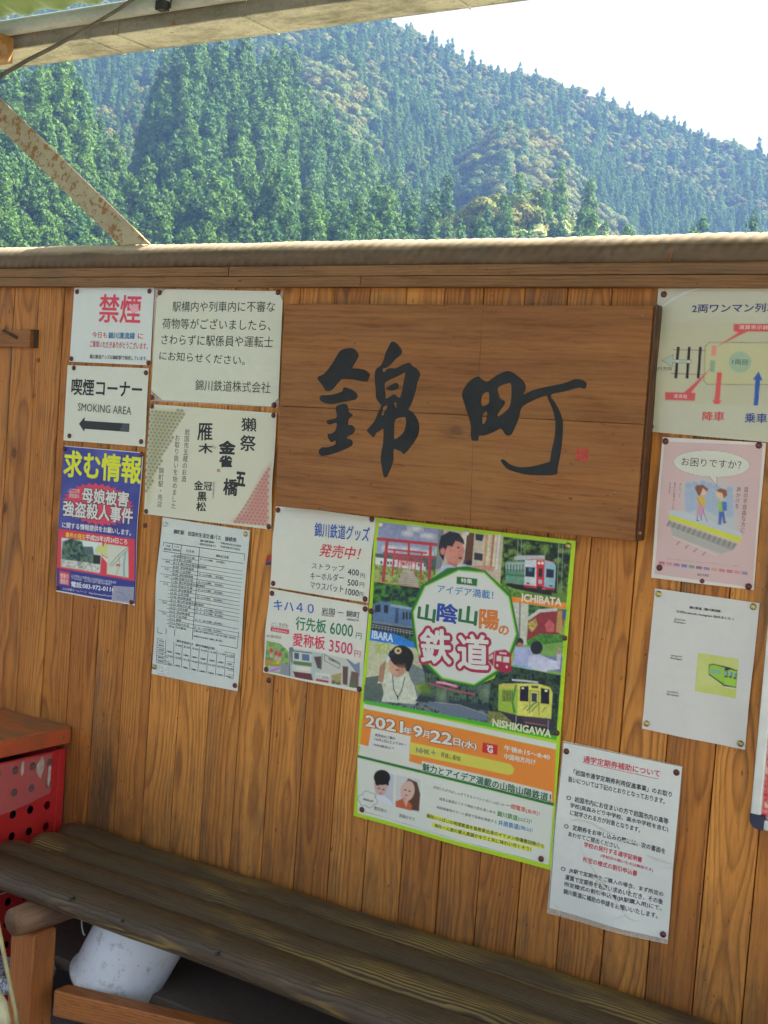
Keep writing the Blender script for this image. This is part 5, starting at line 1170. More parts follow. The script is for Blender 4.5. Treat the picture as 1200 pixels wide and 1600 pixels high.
# ---- whiteboard at the right edge
wb = thing('whiteboard', 'aluminium-framed whiteboard with a navy corner cap, cut off by the right edge', 'whiteboard', tuple(U(1190, 1290)))
a, b = U(1171, 1285, -.018), U(1206, 790, -.018)
x0, z0, z1 = a.x, U(1190, 1297, -.018).z, U(1206, 768, -.018).z; x1 = x0 + .62
box('board_panel', x0 + .008, x1, -.010, -.0012, z0 + .01, z1 - .01, paper_mat('whiteboard_enamel', (186, 200, 188), .2, .03), wb)
for nm, q in (('frame_bar', (x0, x0 + .016, z0 + .02, z1 - .02)), ('frame_bar', (x0 + .02, x1, z0, z0 + .016)), ('frame_bar', (x0 + .02, x1, z1 - .016, z1))): box(nm, q[0], q[1], -.019, -.0012, q[2], q[3], M_alu, wb, .003)
for zc0, sg in ((z0, 1), (z1, -1)):
    bm = bmesh.new(); pts = [(x0, zc0 + sg * .022), (x0, zc0 + sg * .014)] + [(x0 + .014 - .014 * math.cos(t), zc0 + sg * (.014 - .014 * math.sin(t))) for t in (.4, .8, 1.2)] + [(x0 + .014, zc0), (x0 + .022, zc0), (x0 + .022, zc0 + sg * .022)]
    slab('corner_cap', [(p[0], 0, p[1]) for p in pts], -.0205, -.001, M_corner, wb, .0008)
pp = [(1190, 1120), (1260, 1130), (1255, 1290), (1188, 1278)]
wp = Sheet('poster', 'pink and red flower poster on the whiteboard, cut off by the right edge', 'poster', [(U_[0], U_[1]) for U_ in ((1197, 1075), (1320, 1098), (1308, 1302), (1187, 1276))], -.0115, (206, 150, 150))
cv = Canvas(wp, [(1198, 1077), (1318, 1100), (1306, 1299), (1188, 1274)], (212, 160, 160), .0016)
cv.texture([(1190, 1150), (1320, 1170), (1308, 1300), (1186, 1276)], [(206, 60, 60), (216, 130, 130), (190, 40, 50), (220, 170, 160)], 9, 3, 3); cv.done()
# ---- stray pins in the wall
for i, (x, y_, nb) in enumerate(((227, 821, 'below the sake sheet'), (420, 1063, 'just below the train plate price sheet'), (60, 563, 'right of the latch slot'), (52, 618, 'in a plank seam left of the arrow sheet'))):
    cc = U(x, y_, -.0008); o = pin(None, x, y_, -.0008, M_pin if i < 2 else M_sign); tag(o, 'lone dark round pin in the wall ' + nb, 'pin')
# ------------------------------------------------------------------ bench, box and clutter
bench = thing('log_bench', 'long low bench of four weathered grey-brown half logs on orange wooden legs', 'bench', (-1.0, -.16, 0))
def half_log(x0, x1, yc, top, r, seed):
    n, L = 20, 150; r_ = random.Random(seed); ph = [r_.uniform(0, 6) for _ in range(6)]
    V, F = [], []
    for i in range(L + 1):
        x = x0 + (x1 - x0) * i / L
        e0 = min(1, (x - x0) / .03); e1 = min(1, (x1 - x) / .03); e = min(e0, e1); rr = r * (.86 + .14 * math.sqrt(max(0, 1 - (1 - e) ** 2)))
        wv = .0022 * math.sin(x * 4 + ph[0]) + .0014 * math.sin(x * 11 + ph[1])
        for k in range(n):
            t = 2 * math.pi * k / n; c_, s_ = math.cos(t), math.sin(t)
            q = rr * (1 + .02 * math.sin(3 * t + x * 6 + ph[2]) + .012 * math.sin(x * 27 + t * 5 + ph[3]) + .006 * math.sin(x * 80 + ph[4]))
            yy = yc + wv + q * c_ * 1.04; zz = top - r * .82 + q * s_ * (.82 if s_ > 0 else .62) + wv * .5
            V.append((x, yy, zz))
    for i in range(L):
        for k in range(n): F.append((i * n + k, i * n + (k + 1) % n, (i + 1) * n + (k + 1) % n, (i + 1) * n + k))
    F.append(tuple(reversed(range(n)))); F.append(tuple(range(L * n, (L + 1) * n)))
    me = mesh_from('seat_log', V, F, True); o = link('seat_log', me, M_bench)
    o.location = (0, 0, 0); keep(o, bench)
for k, (yc, xl) in enumerate(((-.042, -1.94), (-.119, -1.935), (-.197, -1.945), (-.272, -1.96))): half_log(xl, .75, yc, .437 - .004 * (k == 3), .041, k)
xl0 = float(U(46, 1415, -.30)[0])
def support(x):
    V = [(x + .0005 * i, -.335 + i * .072, .352) for i in range(5)]
    tube('cross_log', V, [.026, .03, .03, .03, .028], M_cross, bench, 14)
    for y in (-.285, -.06):
        bm = box_bm(x - .031, x + .031, y - .03, y + .03, 0, .329)
        keep(link('leg', bm_mesh('leg', bm, bevel=.009, seg=3), M_leg), bench)
    return x
for x in (xl0, -.45, .6): support(x)
zs_ = U(90, 1548, -.30).z; e0 = UZ(84, 1546.5, zs_); e1 = UZ(307, 1600, zs_); e1 = e0 + (e1 - e0) * ((-.48 - e0.x) / (e1.x - e0.x))
bm = bmesh.new(); wv_ = Vector((0, .036, 0)); hv = Vector((0, 0, -.05))
bmesh.ops.convex_hull(bm, input=[bm.verts.new(p) for p in (e0, e1, e0 + wv_, e1 + wv_, e0 + hv, e1 + hv, e0 + wv_ + hv, e1 + wv_ + hv)])
keep(link('stretcher', bm_mesh('stretcher', bm, bevel=.004), M_legx), bench)
box('stretcher', -.418, .568, -.20, -.165, zs_ - .05, zs_, M_legx, bench, .005)
for x, y_ in ((112 / 1.0, 1405), (192, 1438), (340, 1490)):
    w = U(x, y_, -.31); tube('nail_head', [w + Vector((0, .01, 0)), w + Vector((0, -.0035, 0))], .0028, M_black, bench, 8)
shelf = thing('storage_plank', 'grey dusty plank lying under the bench behind its front stretcher', 'plank', (-1.2, -.16, .15))
keep(link('plank', bm_mesh('plank', box_bm(xl0 - .2, .4, -.16, .10, zs_ - .045, zs_ - .022), bevel=.003), concrete('grey_dusty_board', (.16, .125, .095))), shelf)
# bucket, tilted on the plank
bk = thing('bucket', 'grey-white plastic bucket tipped over under the left end of the bench', 'bucket', (-1.5, -.15, .17))
n = N('bucket_plastic', .5); v = n.mapping((1, 1, 1), False); c_ = n.mix(n.noise(v, 9, 4), (.62, .65, .66), (.50, .53, .55))
c_ = n.mix(n.ramp(n.noise(v, 55, 5, .7), [(.56, 0.), (.68, .6)]), c_, (.25, .25, .22)); c_ = n.mix(n.ramp(n.noise(v, 160, 2), [(.70, 0.), (.74, .8)]), c_, (.06, .05, .04))
n.base(c_); n.bump(n.noise(v, 70, 4), .25, .002); M_bucket = n.m
def bucket():
    p_top = (UZ(220, 1457, .33) * 0) + U(214, 1452, -.165); p_bot = U(176, 1538, -.165)
    ax = (p_top - p_bot); ax.normalize(); ax = (ax + Vector((0, .16, 0))).normalized(); a = ax.cross(Vector((0, -1, 0))).normalized(); b = ax.cross(a)
    prof = [(-.006, .0), (-.006, .084), (-.002, .089), (.004, .0915), (.009, .091), (.013, .087), (.017, .0865), (.16, .089), (.162, .093), (.17, .093), (.172, .088), (.164, .086), (.02, .076), (.012, .0)]
    n = 40; V, F = [], []
    for h, r in prof:
        for k in range(n):
            t = 2 * math.pi * k / n; V.append(p_bot + ax * h + (a * math.cos(t) + b * math.sin(t)) * r)
    for i in range(len(prof) - 1):
        for k in range(n): F.append((i * n + k, i * n + (k + 1) % n, (i + 1) * n + (k + 1) % n, (i + 1) * n + k))
    o = link('body', mesh_from('body', V, F, True), M_bucket); keep(o, bk)
    md = o.modifiers.new('edge', 'EDGE_SPLIT'); md.split_angle = .7
    base = p_bot + ax * .15
    hc = U(137, 1440, -.12)
    tube('wire_handle', [hc + Vector((.012 * math.cos(t) - .004, 0, .03 * math.sin(t))) for t in np.linspace(math.pi / 2, math.pi * 1.45, 12)], .002, M_alu, bk, 6)
bucket()
# red perforated box
rb_ = thing('litter_box', 'red perforated metal box with a worn wooden lid at the left end of the bench', 'box', (-2.2, -.2, 0))
BX1 = -1.995; BZ = .625; BYF = -.36; BX0 = -2.55
n = N('red_box_paint', .4); v = n.mapping((1, 1, 1), False); f = n.noise(v, 12, 5); 
n.base(n.mix(n.ramp(n.noise(v, 60, 4, .7), [(.62, 0.), (.7, .7)]), n.mix(f, (.42, .012, .016), (.54, .03, .028)), (.10, .03, .02))); M_redbox = n.m
n = N('red_lid_paint', .5); v = n.mapping((1, 1, 1), False)
n.base(n.mix(n.ramp(n.noise(v, 20, 5, .7), [(.4, 0.), (.65, .8)]), (.50, .085, .03), (.27, .08, .03))); n.bump(n.noise(v, 90, 4), .3, .001); M_lid = n.m
n = N('mossy_lid_top', .8); v = n.mapping((.25, 1, 1), False); 
n.base(n.mix(n.ramp(n.noise(v, 26, 6, .7), [(.38, 0.), (.62, 1.)]), (.46, .115, .035), (.22, .11, .045))); n.bump(n.noise(v, 80, 4), .6, .002); M_lidtop = n.m
def perforated(name, origin, eu, ev, nu, nv, pu, pv, r, mat, skip=lambda i, j: False, border=.012):
    """sheet with real round holes: one octagon-edged hole per cell"""
    V, F = [], []; K = 12
    def add(p): V.append(tuple(origin + eu * p[0] + ev * p[1])); return len(V) - 1
    for j in range(nv):
        for i in range(nu):
            cx, cy = (i + .5 + .5 * (j % 2) * 0) * pu, (j + .5) * pv
            sq = []
            for k in range(K):
                t = 2 * math.pi * k / K + math.pi / 4; m_ = max(abs(math.cos(t)), abs(math.sin(t)))
                sq.append(add((cx + pu / 2 * math.cos(t) / m_, cy + pv / 2 * math.sin(t) / m_)))
            if skip(i, j): F.append(tuple(sq)); continue
            ci = [add((cx + r * math.cos(2 * math.pi * k / K + math.pi / 4), cy + r * math.sin(2 * math.pi * k / K + math.pi / 4))) for k in range(K)]
            for k in range(K): F.append((sq[k], sq[(k + 1) % K], ci[(k + 1) % K], ci[k]))
    me = mesh_from(name, V, F); o = link(name, me, mat); keep(o, rb_)
    md = o.modifiers.new('thick', 'SOLIDIFY'); md.thickness = .0015; return o
H = .575
perforated('side_panel', Vector((BX1 - .004, BYF + .012, .02)), Vector((0, 1, 0)), Vector((0, 0, 1)), 7, 12, (-BYF - .035) / 7, (H - .02) / 12, .0092, M_redbox)
perforated('front_panel', Vector((BX0, BYF + .004, .02)), Vector((1, 0, 0)), Vector((0, 0, 1)), 12, 12, (BX1 - BX0) / 12, (H - .02) / 12, .0092, M_redbox)
box('back_panel', BX0, BX1 - .006, -.02, -.016, .02, H, M_redbox, rb_)
box('corner_post', BX1 - .014, BX1, -.024, -.004, 0, H + .002, M_redbox, rb_, .002); box('corner_post', BX1 - .014, BX1, BYF, BYF + .012, 0, H + .002, M_redbox, rb_, .002)
box('inner_liner', BX0 + .02, BX1 - .03, BYF + .03, -.035, .03, H - .03, M_black, rb_)
L0 = UZ(112, 1135.5, BZ); lx = BX1 + .012
bm = box_bm(BX0 - .02, lx, BYF - .03, -.003, BZ - .036, BZ - .002); keep(link('lid', bm_mesh('lid', bm, bevel=.006, seg=3), M_lid), rb_)
box('lid_top', BX0 - .015, lx - .003, BYF - .026, -.005, BZ - .0025, BZ + .0015, M_lidtop, rb_, .001)
w = Vector((lx + .0008, -.03, BZ - .019)); tube('lid_screw', [w - Vector((.003, 0, 0)), w + Vector((.002, 0, 0))], .004, M_rust, rb_, 8)
# clear film band with torn paper under it
n = N('clear_film_band', .18); n.base((.66, .36, .34)); n.b.inputs['Alpha'].default_value = .24; n.bump(n.noise(n.mapping(), 45, 4, .6), .5, .004); M_band = n.m
def band():
    V, F = [], []; nu, nv = 24, 8
    for j in range(nv + 1):
        for i in range(nu + 1):
            u, v_ = i / nu, j / nv; y = BYF + .02 + u * (-.045 - BYF - .02); zt_ = H - .002; zb_ = H - .085 - .018 * math.sin(u * 3) - .01 * (1 - u)
            V.append((BX1 + .0012 + .0008 * math.sin(u * 40 + v_ * 7), y, zt_ + (zb_ - zt_) * v_))
    for j in range(nv):
        for i in range(nu): t = j * (nu + 1) + i; F.append((t, t + 1, t + nu + 2, t + nu + 1))
    keep(link('film_band', mesh_from('film_band', V, F, True), M_band), rb_)
band()
M_scrap = plain('torn_paper', (.5, .48, .38), .7, .3, 60)
rr = random.Random(5)
for (y, z_, w_, h_) in ((-.075, H - .03, .022, .05), (-.05, H - .045, .012, .055), (-.125, H - .02, .012, .04), (-.27, H - .045, .03, .05), (-.2, H - .012, .03, .015)):
    bm = bmesh.new(); k = 9
    bm.faces.new([bm.verts.new((BX1 + .0006, y + w_ / 2 * rr.uniform(.6, 1.1) * math.cos(2 * math.pi * i / k), z_ + h_ / 2 * rr.uniform(.6, 1.1) * math.sin(2 * math.pi * i / k))) for i in range(k)])
    keep(link('torn_paper', bm_mesh('torn_paper', bm), M_scrap), rb_)
for z_ in (.30, .36): 
    tag(tube('wire', [(BX1 + .004, -.36, z_ + .01), (BX1 + .004, -.2, z_), (BX1 + .004, -.02, z_ + .004)], .0013, M_alu), 'thin white wire strung along the red box, %s one' % ('lower' if z_ < .33 else 'upper'), 'wire')
M_bam = plain('bamboo', (.40, .34, .16), .5, .2, 40)
tag(tube('bamboo_stick', [U(-8, 1420, -.36), U(8, 1500, -.36), U(24, 1578, -.36), U(30, 1625, -.36)], .0042, M_bam, None, 8), 'thin yellow bamboo stick leaning at the lower left edge', 'stick')
tag(tube('hose', [U(-12, 1545, -.42), U(4, 1570, -.42), U(9, 1600, -.42), U(6, 1660, -.42)], .010, plain('cream_hose', (.5, .46, .27), .5), None, 12), 'pale cream curved hose end at the lower left corner', 'hose')
pk_ = thing('paper_packet', 'small crumpled printed packet on the floor beside the red box', 'packet', (-1.95, -.2, .02))
bm = box_bm(-.07, .07, -.05, .05, 0, .03); bmesh.ops.subdivide_edges(bm, edges=bm.edges[:], cuts=3)
for v_ in bm.verts: v_.co += Vector((rr.uniform(-.004, .004), rr.uniform(-.004, .004), rr.uniform(-.004, .004)))
n = N('printed_packet', .5); v = n.mapping((1, 1, 1), False); n.base(n.mix(n.ramp(n.noise(v, 120, 3, .8), [(.5, 0.), (.56, 1.)]), (.42, .45, .48), (.05, .06, .08)))
ob = link('packet', bm_mesh('packet', bm), n.m, pk_); ob.location = tuple(U(15, 1535, -.24) - Vector((-1.95, -.2, .02))); ob.rotation_euler = (0, -.1, .3)

# ------------------------------------------------------------------ mountains, valley and forest
Z_G = -7.0
n = N('forest_floor', .95); v = n.mapping((1, 1, 1), False); n.base(n.mix(n.noise(v, .05, 6, .7), (.014, .026, .008), (.026, .040, .013))); M_soil = n.m
n = N('valley_ground', .95); v = n.mapping((1, 1, 1), False); n.base(n.mix(n.noise(v, .03, 6, .7), (.07, .09, .035), (.14, .13, .08))); M_valley = n.m
me = mesh_from('valley_ground', [(5000 * math.cos(t), 5000 * math.sin(t), Z_G) for t in np.linspace(0, 2 * math.pi, 64, endpoint=False)], [tuple(range(64))])
link('valley_ground', me, M_valley, kind='structure')
def azel(x, y):
    v = ray(x, y); return math.degrees(math.atan2(v.x, v.y)), math.degrees(math.atan2(v.z, math.hypot(v.x, v.y)))
TREE = 12
# each spur: distance, front slope, back slope, crest as photo pixels, kind mix
SPURS = [
    dict(D=700, s=.6, b=.5, px=[(-900, -200), (-300, -120), (100, -60), (450, -30), (560, -5), (640, 26), (700, 60), (770, 90), (850, 102), (900, 120), (960, 143), (1050, 172), (1130, 203), (1210, 222), (1400, 270), (1800, 340)]),
    dict(D=540, s=.66, b=.55, px=[(690, 600), (705, 330), (722, 250), (750, 205), (800, 178), (850, 205), (895, 255), (930, 305), (985, 345), (1020, 400), (1080, 600)]),
    dict(D=560, s=.66, b=.6, px=[(380, 500), (430, 170), (470, 100), (520, 65), (560, 85), (600, 125), (618, 180), (640, 250), (668, 330), (700, 600)]),
    dict(D=370, s=.68, b=.7, px=[(120, 500), (215, 260), (250, 120), (300, 75), (370, 85), (430, 100), (470, 150), (510, 205), (560, 255), (610, 300), (660, 345), (700, 420), (740, 700)]),
    dict(D=300, s=.66, b=.7, px=[(-900, -100), (-300, 20), (-60, 70), (40, 105), (110, 150), (160, 220), (195, 300), (230, 400), (260, 700)]),
    dict(D=320, s=.6, b=.6, px=[(560, 600), (640, 365), (700, 320), (790, 290), (880, 310), (960, 352), (1030, 380), (1120, 480)]),
    dict(D=262, s=.55, b=.6, px=[(-500, 330), (-100, 330), (100, 330), (250, 330), (400, 325), (560, 335), (640, 360), (760, 380), (1100, 390), (1500, 400)]),
]
for sp in SPURS:
    ae = sorted(azel(*p) for p in sp['px']); sp['az'] = np.array([a for a, e in ae]); sp['el'] = np.radians([e for a, e in ae])
def terrain(az, d, layer=False):
    best = np.full(np.shape(d), Z_G + .5); who = np.zeros(np.shape(d), int) - 1
    for i, sp in enumerate(SPURS):
        D = sp['D'] * (1 + .03 * np.sin(np.radians(az) * 13 + i)); E_ = np.interp(az, sp['az'], sp['el'], left=-.3, right=-.3)
        top = CAM.z + D * np.tan(E_) - TREE
        h = np.where(d < D, top - sp['s'] * (D - d), top - sp['b'] * (d - D))
        rough = 5 * (fbm(az * .9 + 50, d * .02 + i * 9, 5 + i, 3) - .5)
        h = h + rough
        who = np.where(h > best, i, who); best = np.maximum(best, h)
    return (best, who) if layer else best
azs = np.linspace(-85, 15, 260); ds = np.concatenate([np.linspace(180, 760, 150), [860, 1100, 1300, 1600]])
A2, D2 = np.meshgrid(azs, ds); H2 = terrain(A2, D2); H2[-1] = Z_G - 2; H2[0] = Z_G - 1
V = np.stack([np.sin(np.radians(A2)) * D2 + CAM.x, np.cos(np.radians(A2)) * D2 + CAM.y, H2], -1).reshape(-1, 3)
na = len(azs); F = [(j * na + i, j * na + i + 1, (j + 1) * na + i + 1, (j + 1) * na + i) for j in range(len(ds) - 1) for i in range(na - 1)]
link('mountain', mesh_from('mountain', V, F, True), M_soil, kind='structure')

def leaf_mat(name, cols, tint=.35):
    n = N(name, .75); oi = n.new('ShaderNodeObjectInfo'); v = n.mapping((1, 1, 1), False)
    k = len(cols); c_ = n.ramp(oi.outputs['Random'], [(i / (k - 1) if k > 1 else 0, x) for i, x in enumerate(cols)])
    f = n.noise(v, .9, 3, .6); c_ = n.mix(n.ramp(f, [(.35, 0.), (.7, tint)]), c_, n.mix(1., c_, (1.5, 1.55, 1.1), 'MULTIPLY'))
    n.base(c_); n.b.inputs['Specular IOR Level'].default_value = .35
    tr = n.new('ShaderNodeBsdfTranslucent'); n.l(n.mix(1., c_, (1.3, 1.5, .6), 'MULTIPLY'), tr.inputs[0])
    mx = n.new('ShaderNodeMixShader'); mx.inputs[0].default_value = .28
    n.l(n.b.outputs[0], mx.inputs[1]).l(tr.outputs[0], mx.inputs[2]).l(mx.outputs[0], n.t.nodes['Material Output'].inputs[0]); return n.m
M_conifer = leaf_mat('conifer_needles', [(.028, .084, .014), (.044, .112, .018), (.070, .148, .020), (.030, .096, .030)])
M_broad = leaf_mat('broadleaf_foliage', [(.045, .095, .014), (.085, .120, .016), (.130, .125, .018), (.060, .120, .020), (.160, .170, .022)])
M_pale = leaf_mat('pale_foliage', [(.20, .27, .08), (.28, .30, .16), (.18, .28, .05)])
M_bark = plain('bark', (.09, .07, .05), .9)

def conifer(seed, H=16, R=2.6, N_=3600):
    """cedar: clumps of foliage set round a cone, the leaf faces lie on the clumps"""
    r = np.random.RandomState(seed); nb = 60
    hb = np.concatenate([.10 + .84 * r.rand(nb) ** .9, [.93, .97]]); nb += 2; tb = r.rand(nb) * 6.283
    rb2 = R * (1 - hb) ** .66 * (.55 + .4 * r.rand(nb)); rb2[-2:] *= .2
    bc = np.stack([rb2 * np.cos(tb), rb2 * np.sin(tb), hb * H - rb2 * .25], 1); br_ = (.45 + R * .27 * (1 - hb) ** .7) * (.8 + .5 * r.rand(nb)); br_[-2:] = .35
    w = br_ ** 2; b = r.choice(nb, N_, p=w / w.sum()); d = r.normal(size=(N_, 3)); d /= np.linalg.norm(d, axis=1)[:, None]; d[:, 2] = np.where(r.rand(N_) < .7, np.abs(d[:, 2]), d[:, 2])
    c_ = bc[b] + d * (br_[b] * (.8 + .3 * r.rand(N_)))[:, None] * np.array([1, 1, 1.15]); s = .19 + .20 * r.rand(N_)
    n_ = d + r.normal(0, .4, (N_, 3)); n_ /= np.linalg.norm(n_, axis=1)[:, None]; a = np.cross(n_, r.normal(size=(N_, 3))); a /= np.linalg.norm(a, axis=1)[:, None]; e = np.cross(n_, a)
    P = np.stack([c_ + a * s[:, None] * 1.1, c_ - a * s[:, None] * .7 + e * s[:, None] * .7, c_ - a * s[:, None] * .7 - e * s[:, None] * .7], 1).reshape(-1, 3)
    k = len(P); tv = [(.22 * math.cos(i * math.pi / 3), .22 * math.sin(i * math.pi / 3), -.5) for i in range(6)] + [(0, 0, H * .95)]
    Vx = np.vstack([P, tv]); Fx = [(3 * i, 3 * i + 1, 3 * i + 2) for i in range(N_)] + [(k + i, k + (i + 1) % 6, k + 6) for i in range(6)]
    me = bpy.data.meshes.new('cedar_tree'); me.from_pydata(Vx.tolist(), [], Fx); me.materials.append(M_conifer); me.materials.append(M_bark)
    mi = np.zeros(len(Fx), np.int32); mi[N_:] = 1; me.polygons.foreach_set('material_index', mi); me.update(); return me
def broadleaf(seed, mat, H=10, R=4.6, N_=3000):
    r = np.random.RandomState(seed); nb = 13
    bc = np.stack([r.normal(0, R * .48, nb), r.normal(0, R * .48, nb), H * (.55 + .32 * r.rand(nb))], 1); bc[:, 2] -= np.hypot(bc[:, 0], bc[:, 1]) * .45; br_ = R * (.30 + .22 * r.rand(nb))
    b = r.randint(0, nb, N_); d = r.normal(size=(N_, 3)); d /= np.linalg.norm(d, axis=1)[:, None]; d[:, 2] = np.abs(d[:, 2]) * np.where(r.rand(N_) < .75, 1, -1)
    c_ = bc[b] + d * (br_[b] * (.75 + .3 * r.rand(N_)))[:, None] * np.array([1, 1, .75]); s = .30 + .32 * r.rand(N_)
    n_ = d + r.normal(0, .22, (N_, 3)); n_ /= np.linalg.norm(n_, axis=1)[:, None]; a = np.cross(n_, r.normal(size=(N_, 3))); a /= np.linalg.norm(a, axis=1)[:, None]; e = np.cross(n_, a)
    P = np.stack([c_ + a * s[:, None], c_ - a * s[:, None] * .6 + e * s[:, None] * .8, c_ - a * s[:, None] * .6 - e * s[:, None] * .8], 1).reshape(-1, 3)
    k = len(P); Vx = P.tolist(); Fx = [(3 * i, 3 * i + 1, 3 * i + 2) for i in range(N_)]
    def limb(p, q, r0, r1):
        o = len(Vx)
        for (pt, rr_) in ((p, r0), (q, r1)):
            for i in range(5): Vx.append((pt[0] + rr_ * math.cos(i * 1.2566), pt[1] + rr_ * math.sin(i * 1.2566), pt[2]))
        for i in range(5): Fx.append((o + i, o + (i + 1) % 5, o + 5 + (i + 1) % 5, o + 5 + i))
    limb((0, 0, -.5), (.2, .1, H * .45), .28, .18)
    for i in range(5): limb((.2, .1, H * .42), bc[i], .14, .05)
    me = bpy.data.meshes.new('broadleaf_tree'); me.from_pydata(Vx, [], Fx); me.materials.append(mat); me.materials.append(M_bark)
    mi = np.zeros(len(Fx), np.int32); mi[N_:] = 1; me.polygons.foreach_set('material_index', mi); me.update(); return me
TPL = [conifer(1, 17, 3.1), conifer(2, 15.5, 3.4), conifer(3, 18.5, 2.8), broadleaf(4, M_broad, 11, 6.0), broadleaf(5, M_broad, 10, 5.2), broadleaf(6, M_pale, 9, 4.8)]

def spread():
    r = np.random.RandomState(11); out = []
    for (d0, d1, st) in ((205, 420, 4.1), (420, 760, 4.2)):
        for d in np.arange(d0, d1, st * .8):
            az = np.arange(-64, -2, math.degrees(st / d)); k = len(az); azj = az + r.normal(0, math.degrees(st * .33 / d), k); dj = d + r.normal(0, st * .3, k)
            out.append(np.stack([azj, dj], 1))
    P = np.vstack(out); hz, who = terrain(P[:, 0], P[:, 1], True)
    ok = (who >= 0) & (hz > Z_G + 3)
    # drop what lies well behind a crest: nothing in front of it would ever show it
    P, hz, who = P[ok], hz[ok], who[ok]; top = (hz + 15 - CAM.z) / P[:, 1]; vis = np.ones(len(P), bool)
    for f in np.linspace(.42, .985, 40):
        dd = P[:, 1] * f; hh = terrain(P[:, 0], dd); vis &= ((hh + 3 - CAM.z) / dd) < top + .004
    P, hz, who = P[vis], hz[vis], who[vis]
    el = np.degrees(np.arctan2(hz + 10 - CAM.z, P[:, 1])); keep_ = el > 4.2
    return P[keep_], hz[keep_], who[keep_]
PT, HZ, WHO = spread(); NT = len(PT); rt = np.random.RandomState(4)
X = np.sin(np.radians(PT[:, 0])) * PT[:, 1] + CAM.x; Yw = np.cos(np.radians(PT[:, 0])) * PT[:, 1] + CAM.y
px, py = toP(np.stack([X, Yw, HZ + 6], 1))
kind = rt.randint(0, 3, NT); u = rt.rand(NT); patch = fbm(px / 60, py / 60, 3, 3)
def setk(mask, prob, ks):
    global kind
    m_ = mask & (u < prob); kind = np.where(m_, rt.choice(ks, NT), kind)
setk(WHO == 1, .97, [3, 4]); setk(WHO == 2, .9, [3, 4]); _cx = np.array([p[0] for p in SPURS[0]['px']]); _cy = np.array([p[1] for p in SPURS[0]['px']])
setk((WHO == 0) & (py < np.interp(px, _cx, _cy) + 26), 1.0, [3, 4]); setk((WHO == 5) & (py > 315), .8, [5, 5, 3]); setk((WHO == 5) & (py <= 315), .15, [3, 4])
setk((WHO == 0) & (py < 150 + (px - 640) * .36), .7, [3, 4]); setk((WHO == 0) & (patch > .50) & (px < 860), .7, [3, 4]); setk((WHO == 3) & (patch > .6) & (px > 380), .25, [3, 5]); setk((WHO == 6) & (px > 640), .75, [5, 3]); setk((WHO == 4) & (patch > .62), .2, [5])
scale = .72 + .55 * rt.rand(NT); scale = np.where((WHO == 0), scale * np.where(kind >= 3, .62, .70), scale); scale = np.where(WHO == 4, scale * .95, scale); scale = np.where(u > .985, scale * 1.12, scale)
rot = rt.rand(NT) * 6.283
thin = (kind >= 3) & (rt.rand(NT) > .72)          # round crowns stand wider apart
PT, HZ, WHO, X, Yw, px, py, kind, u, scale, rot = (q[~thin] for q in (PT, HZ, WHO, X, Yw, px, py, kind, u, scale, rot)); NT = len(PT)
# the 300 largest in view stand as objects of their own
inv = (px > 0) & (px < 1200) & (py > 60) & (py < 380); size = np.where(inv, scale * 16 / PT[:, 1], 0); order = np.argsort(-size)[:300]
def tree_tag(o, k, x, y):
    where = ('left of the steel brace' if x < 120 else 'above the no-smoking sheet' if x < 260 else 'above the clipped-corner notice' if x < 440 else 'above the first brushed character' if x < 680 else 'above the second brushed character' if x < 960 else 'above the train diagram sheet')
    row = 'just over the rail' if y > 290 else 'midway up the slope' if y > 190 else 'high under the gutter'
    nm, wd = (('cedar_tree', 'dark green pointed cedar') if k < 3 else ('broadleaf_tree', 'olive round-crowned tree') if k < 5 else ('pale_tree', 'pale light-green round tree'))
    tag(o, wd + ' ' + where + ', ' + row, 'tree', wd + 's ' + where + ', ' + row); o.name = nm
first = {}
for i in order:
    k = int(kind[i])
    o = bpy.data.objects.new('tree', TPL[k]); COL.objects.link(o); o.location = (X[i], Yw[i], HZ[i]); s_ = float(scale[i]); o.scale = (s_, s_, s_ * (1 + .15 * (rot[i] % 1))); o.rotation_euler = (0, 0, rot[i]); tree_tag(o, k, px[i], py[i])
    first.setdefault(k, o)
rest = np.ones(NT, bool); rest[order] = False
src = {}
for k in range(6):
    if k in first: src[k] = first[k]; continue
    i = int(np.nonzero((kind == k) & rest)[0][0]); rest[i] = False
    o = bpy.data.objects.new('tree', TPL[k]); COL.objects.link(o); o.location = (X[i], Yw[i], HZ[i]); o.rotation_euler = (0, 0, rot[i]); tree_tag(o, k, px[i], py[i]); src[k] = o
me = bpy.data.meshes.new('forest'); nR = int(rest.sum()); me.vertices.add(nR); me.vertices.foreach_set('co', np.stack([X, Yw, HZ], 1)[rest].astype(np.float32).ravel())
for nm, ty, dat in (('kind', 'INT', kind[rest].astype(np.int32)), ('size', 'FLOAT', scale[rest].astype(np.float32)), ('turn', 'FLOAT', rot[rest].astype(np.float32))):
    at = me.attributes.new(nm, ty, 'POINT'); at.data.foreach_set('value', dat)
forest = link('forest', me, M_conifer, kind='stuff'); tag(forest, 'hazy forest of cedars and broadleaf trees covering the mountainside', 'forest')
g = bpy.data.node_groups.new('forest_trees', 'GeometryNodeTree'); g.interface.new_socket('Geometry', in_out='INPUT', socket_type='NodeSocketGeometry'); g.interface.new_socket('Geometry', in_out='OUTPUT', socket_type='NodeSocketGeometry')
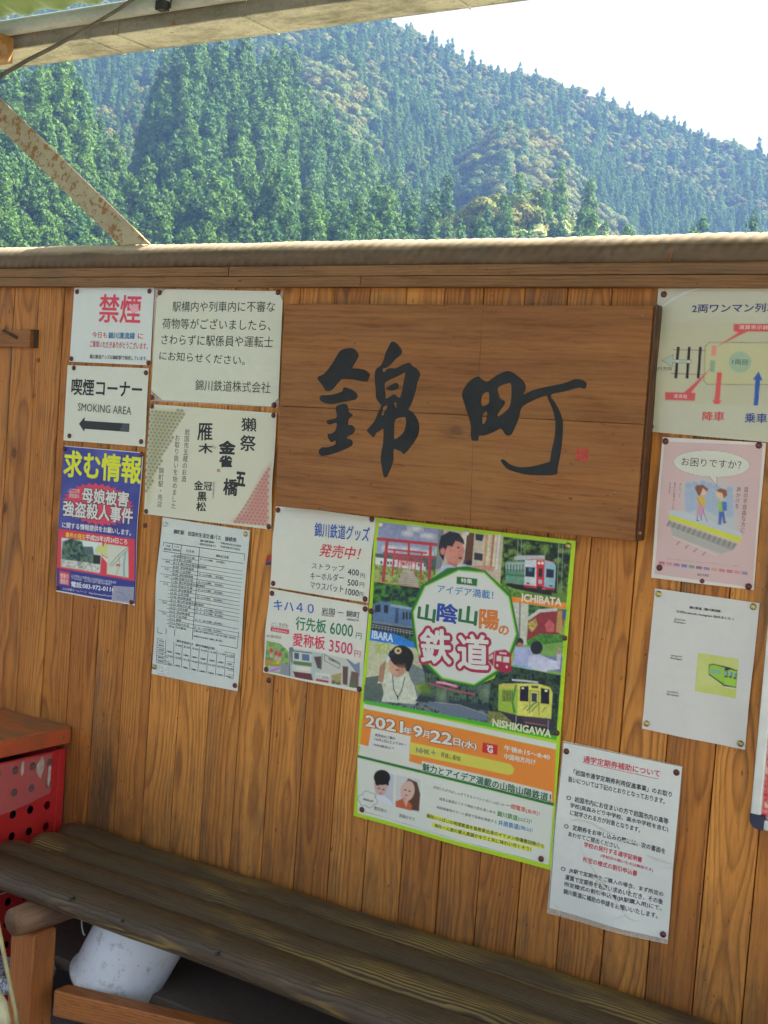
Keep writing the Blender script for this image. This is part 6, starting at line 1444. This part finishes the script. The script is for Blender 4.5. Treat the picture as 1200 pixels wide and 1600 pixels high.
gi = g.nodes.new('NodeGroupInput'); go = g.nodes.new('NodeGroupOutput'); jn = g.nodes.new('GeometryNodeJoinGeometry'); g.links.new(jn.outputs[0], go.inputs[0])
def attr(nm, ty):
    a = g.nodes.new('GeometryNodeInputNamedAttribute'); a.data_type = ty; a.inputs[0].default_value = nm; return a.outputs[0]
ks, sz, tn = attr('kind', 'INT'), attr('size', 'FLOAT'), attr('turn', 'FLOAT'); cx = g.nodes.new('ShaderNodeCombineXYZ'); g.links.new(tn, cx.inputs[2])
for k in range(6):
    oi = g.nodes.new('GeometryNodeObjectInfo'); oi.transform_space = 'ORIGINAL'; oi.inputs['Object'].default_value = src[k]; oi.inputs['As Instance'].default_value = True
    cm = g.nodes.new('FunctionNodeCompare'); cm.data_type = 'INT'; cm.operation = 'EQUAL'
    ii = [s_ for s_ in cm.inputs if s_.type == 'INT']; g.links.new(ks, ii[0]); ii[1].default_value = k
    ip = g.nodes.new('GeometryNodeInstanceOnPoints'); g.links.new(gi.outputs[0], ip.inputs['Points']); g.links.new(cm.outputs[0], ip.inputs['Selection']); g.links.new(oi.outputs['Geometry'], ip.inputs['Instance']); g.links.new(cx.outputs[0], ip.inputs['Rotation']); g.links.new(sz, ip.inputs['Scale']); g.links.new(ip.outputs[0], jn.inputs[0])
md = forest.modifiers.new('trees', 'NODES'); md.node_group = g

# ------------------------------------------------------------------ haze
hz_ = bpy.data.materials.new('haze_air'); hz_.use_nodes = True; t_ = hz_.node_tree; t_.nodes.remove(t_.nodes['Principled BSDF'])
pv = t_.nodes.new('ShaderNodeVolumePrincipled'); pv.inputs['Color'].default_value = (.24, .47, 1, 1); pv.inputs['Density'].default_value = HAZE; pv.inputs['Anisotropy'].default_value = .2
t_.links.new(pv.outputs[0], t_.nodes['Material Output'].inputs['Volume'])
topz = max(float(H2.max()) + 30, 60)
hb = link('haze', bm_mesh('haze', box_bm(-5200, 5200, -5200, 5200, Z_G - 1, topz)), hz_, kind='stuff')
hb['label'] = 'pale blue haze filling the valley'; hb['category'] = 'haze'
print('trees', NT, 'top', topz)
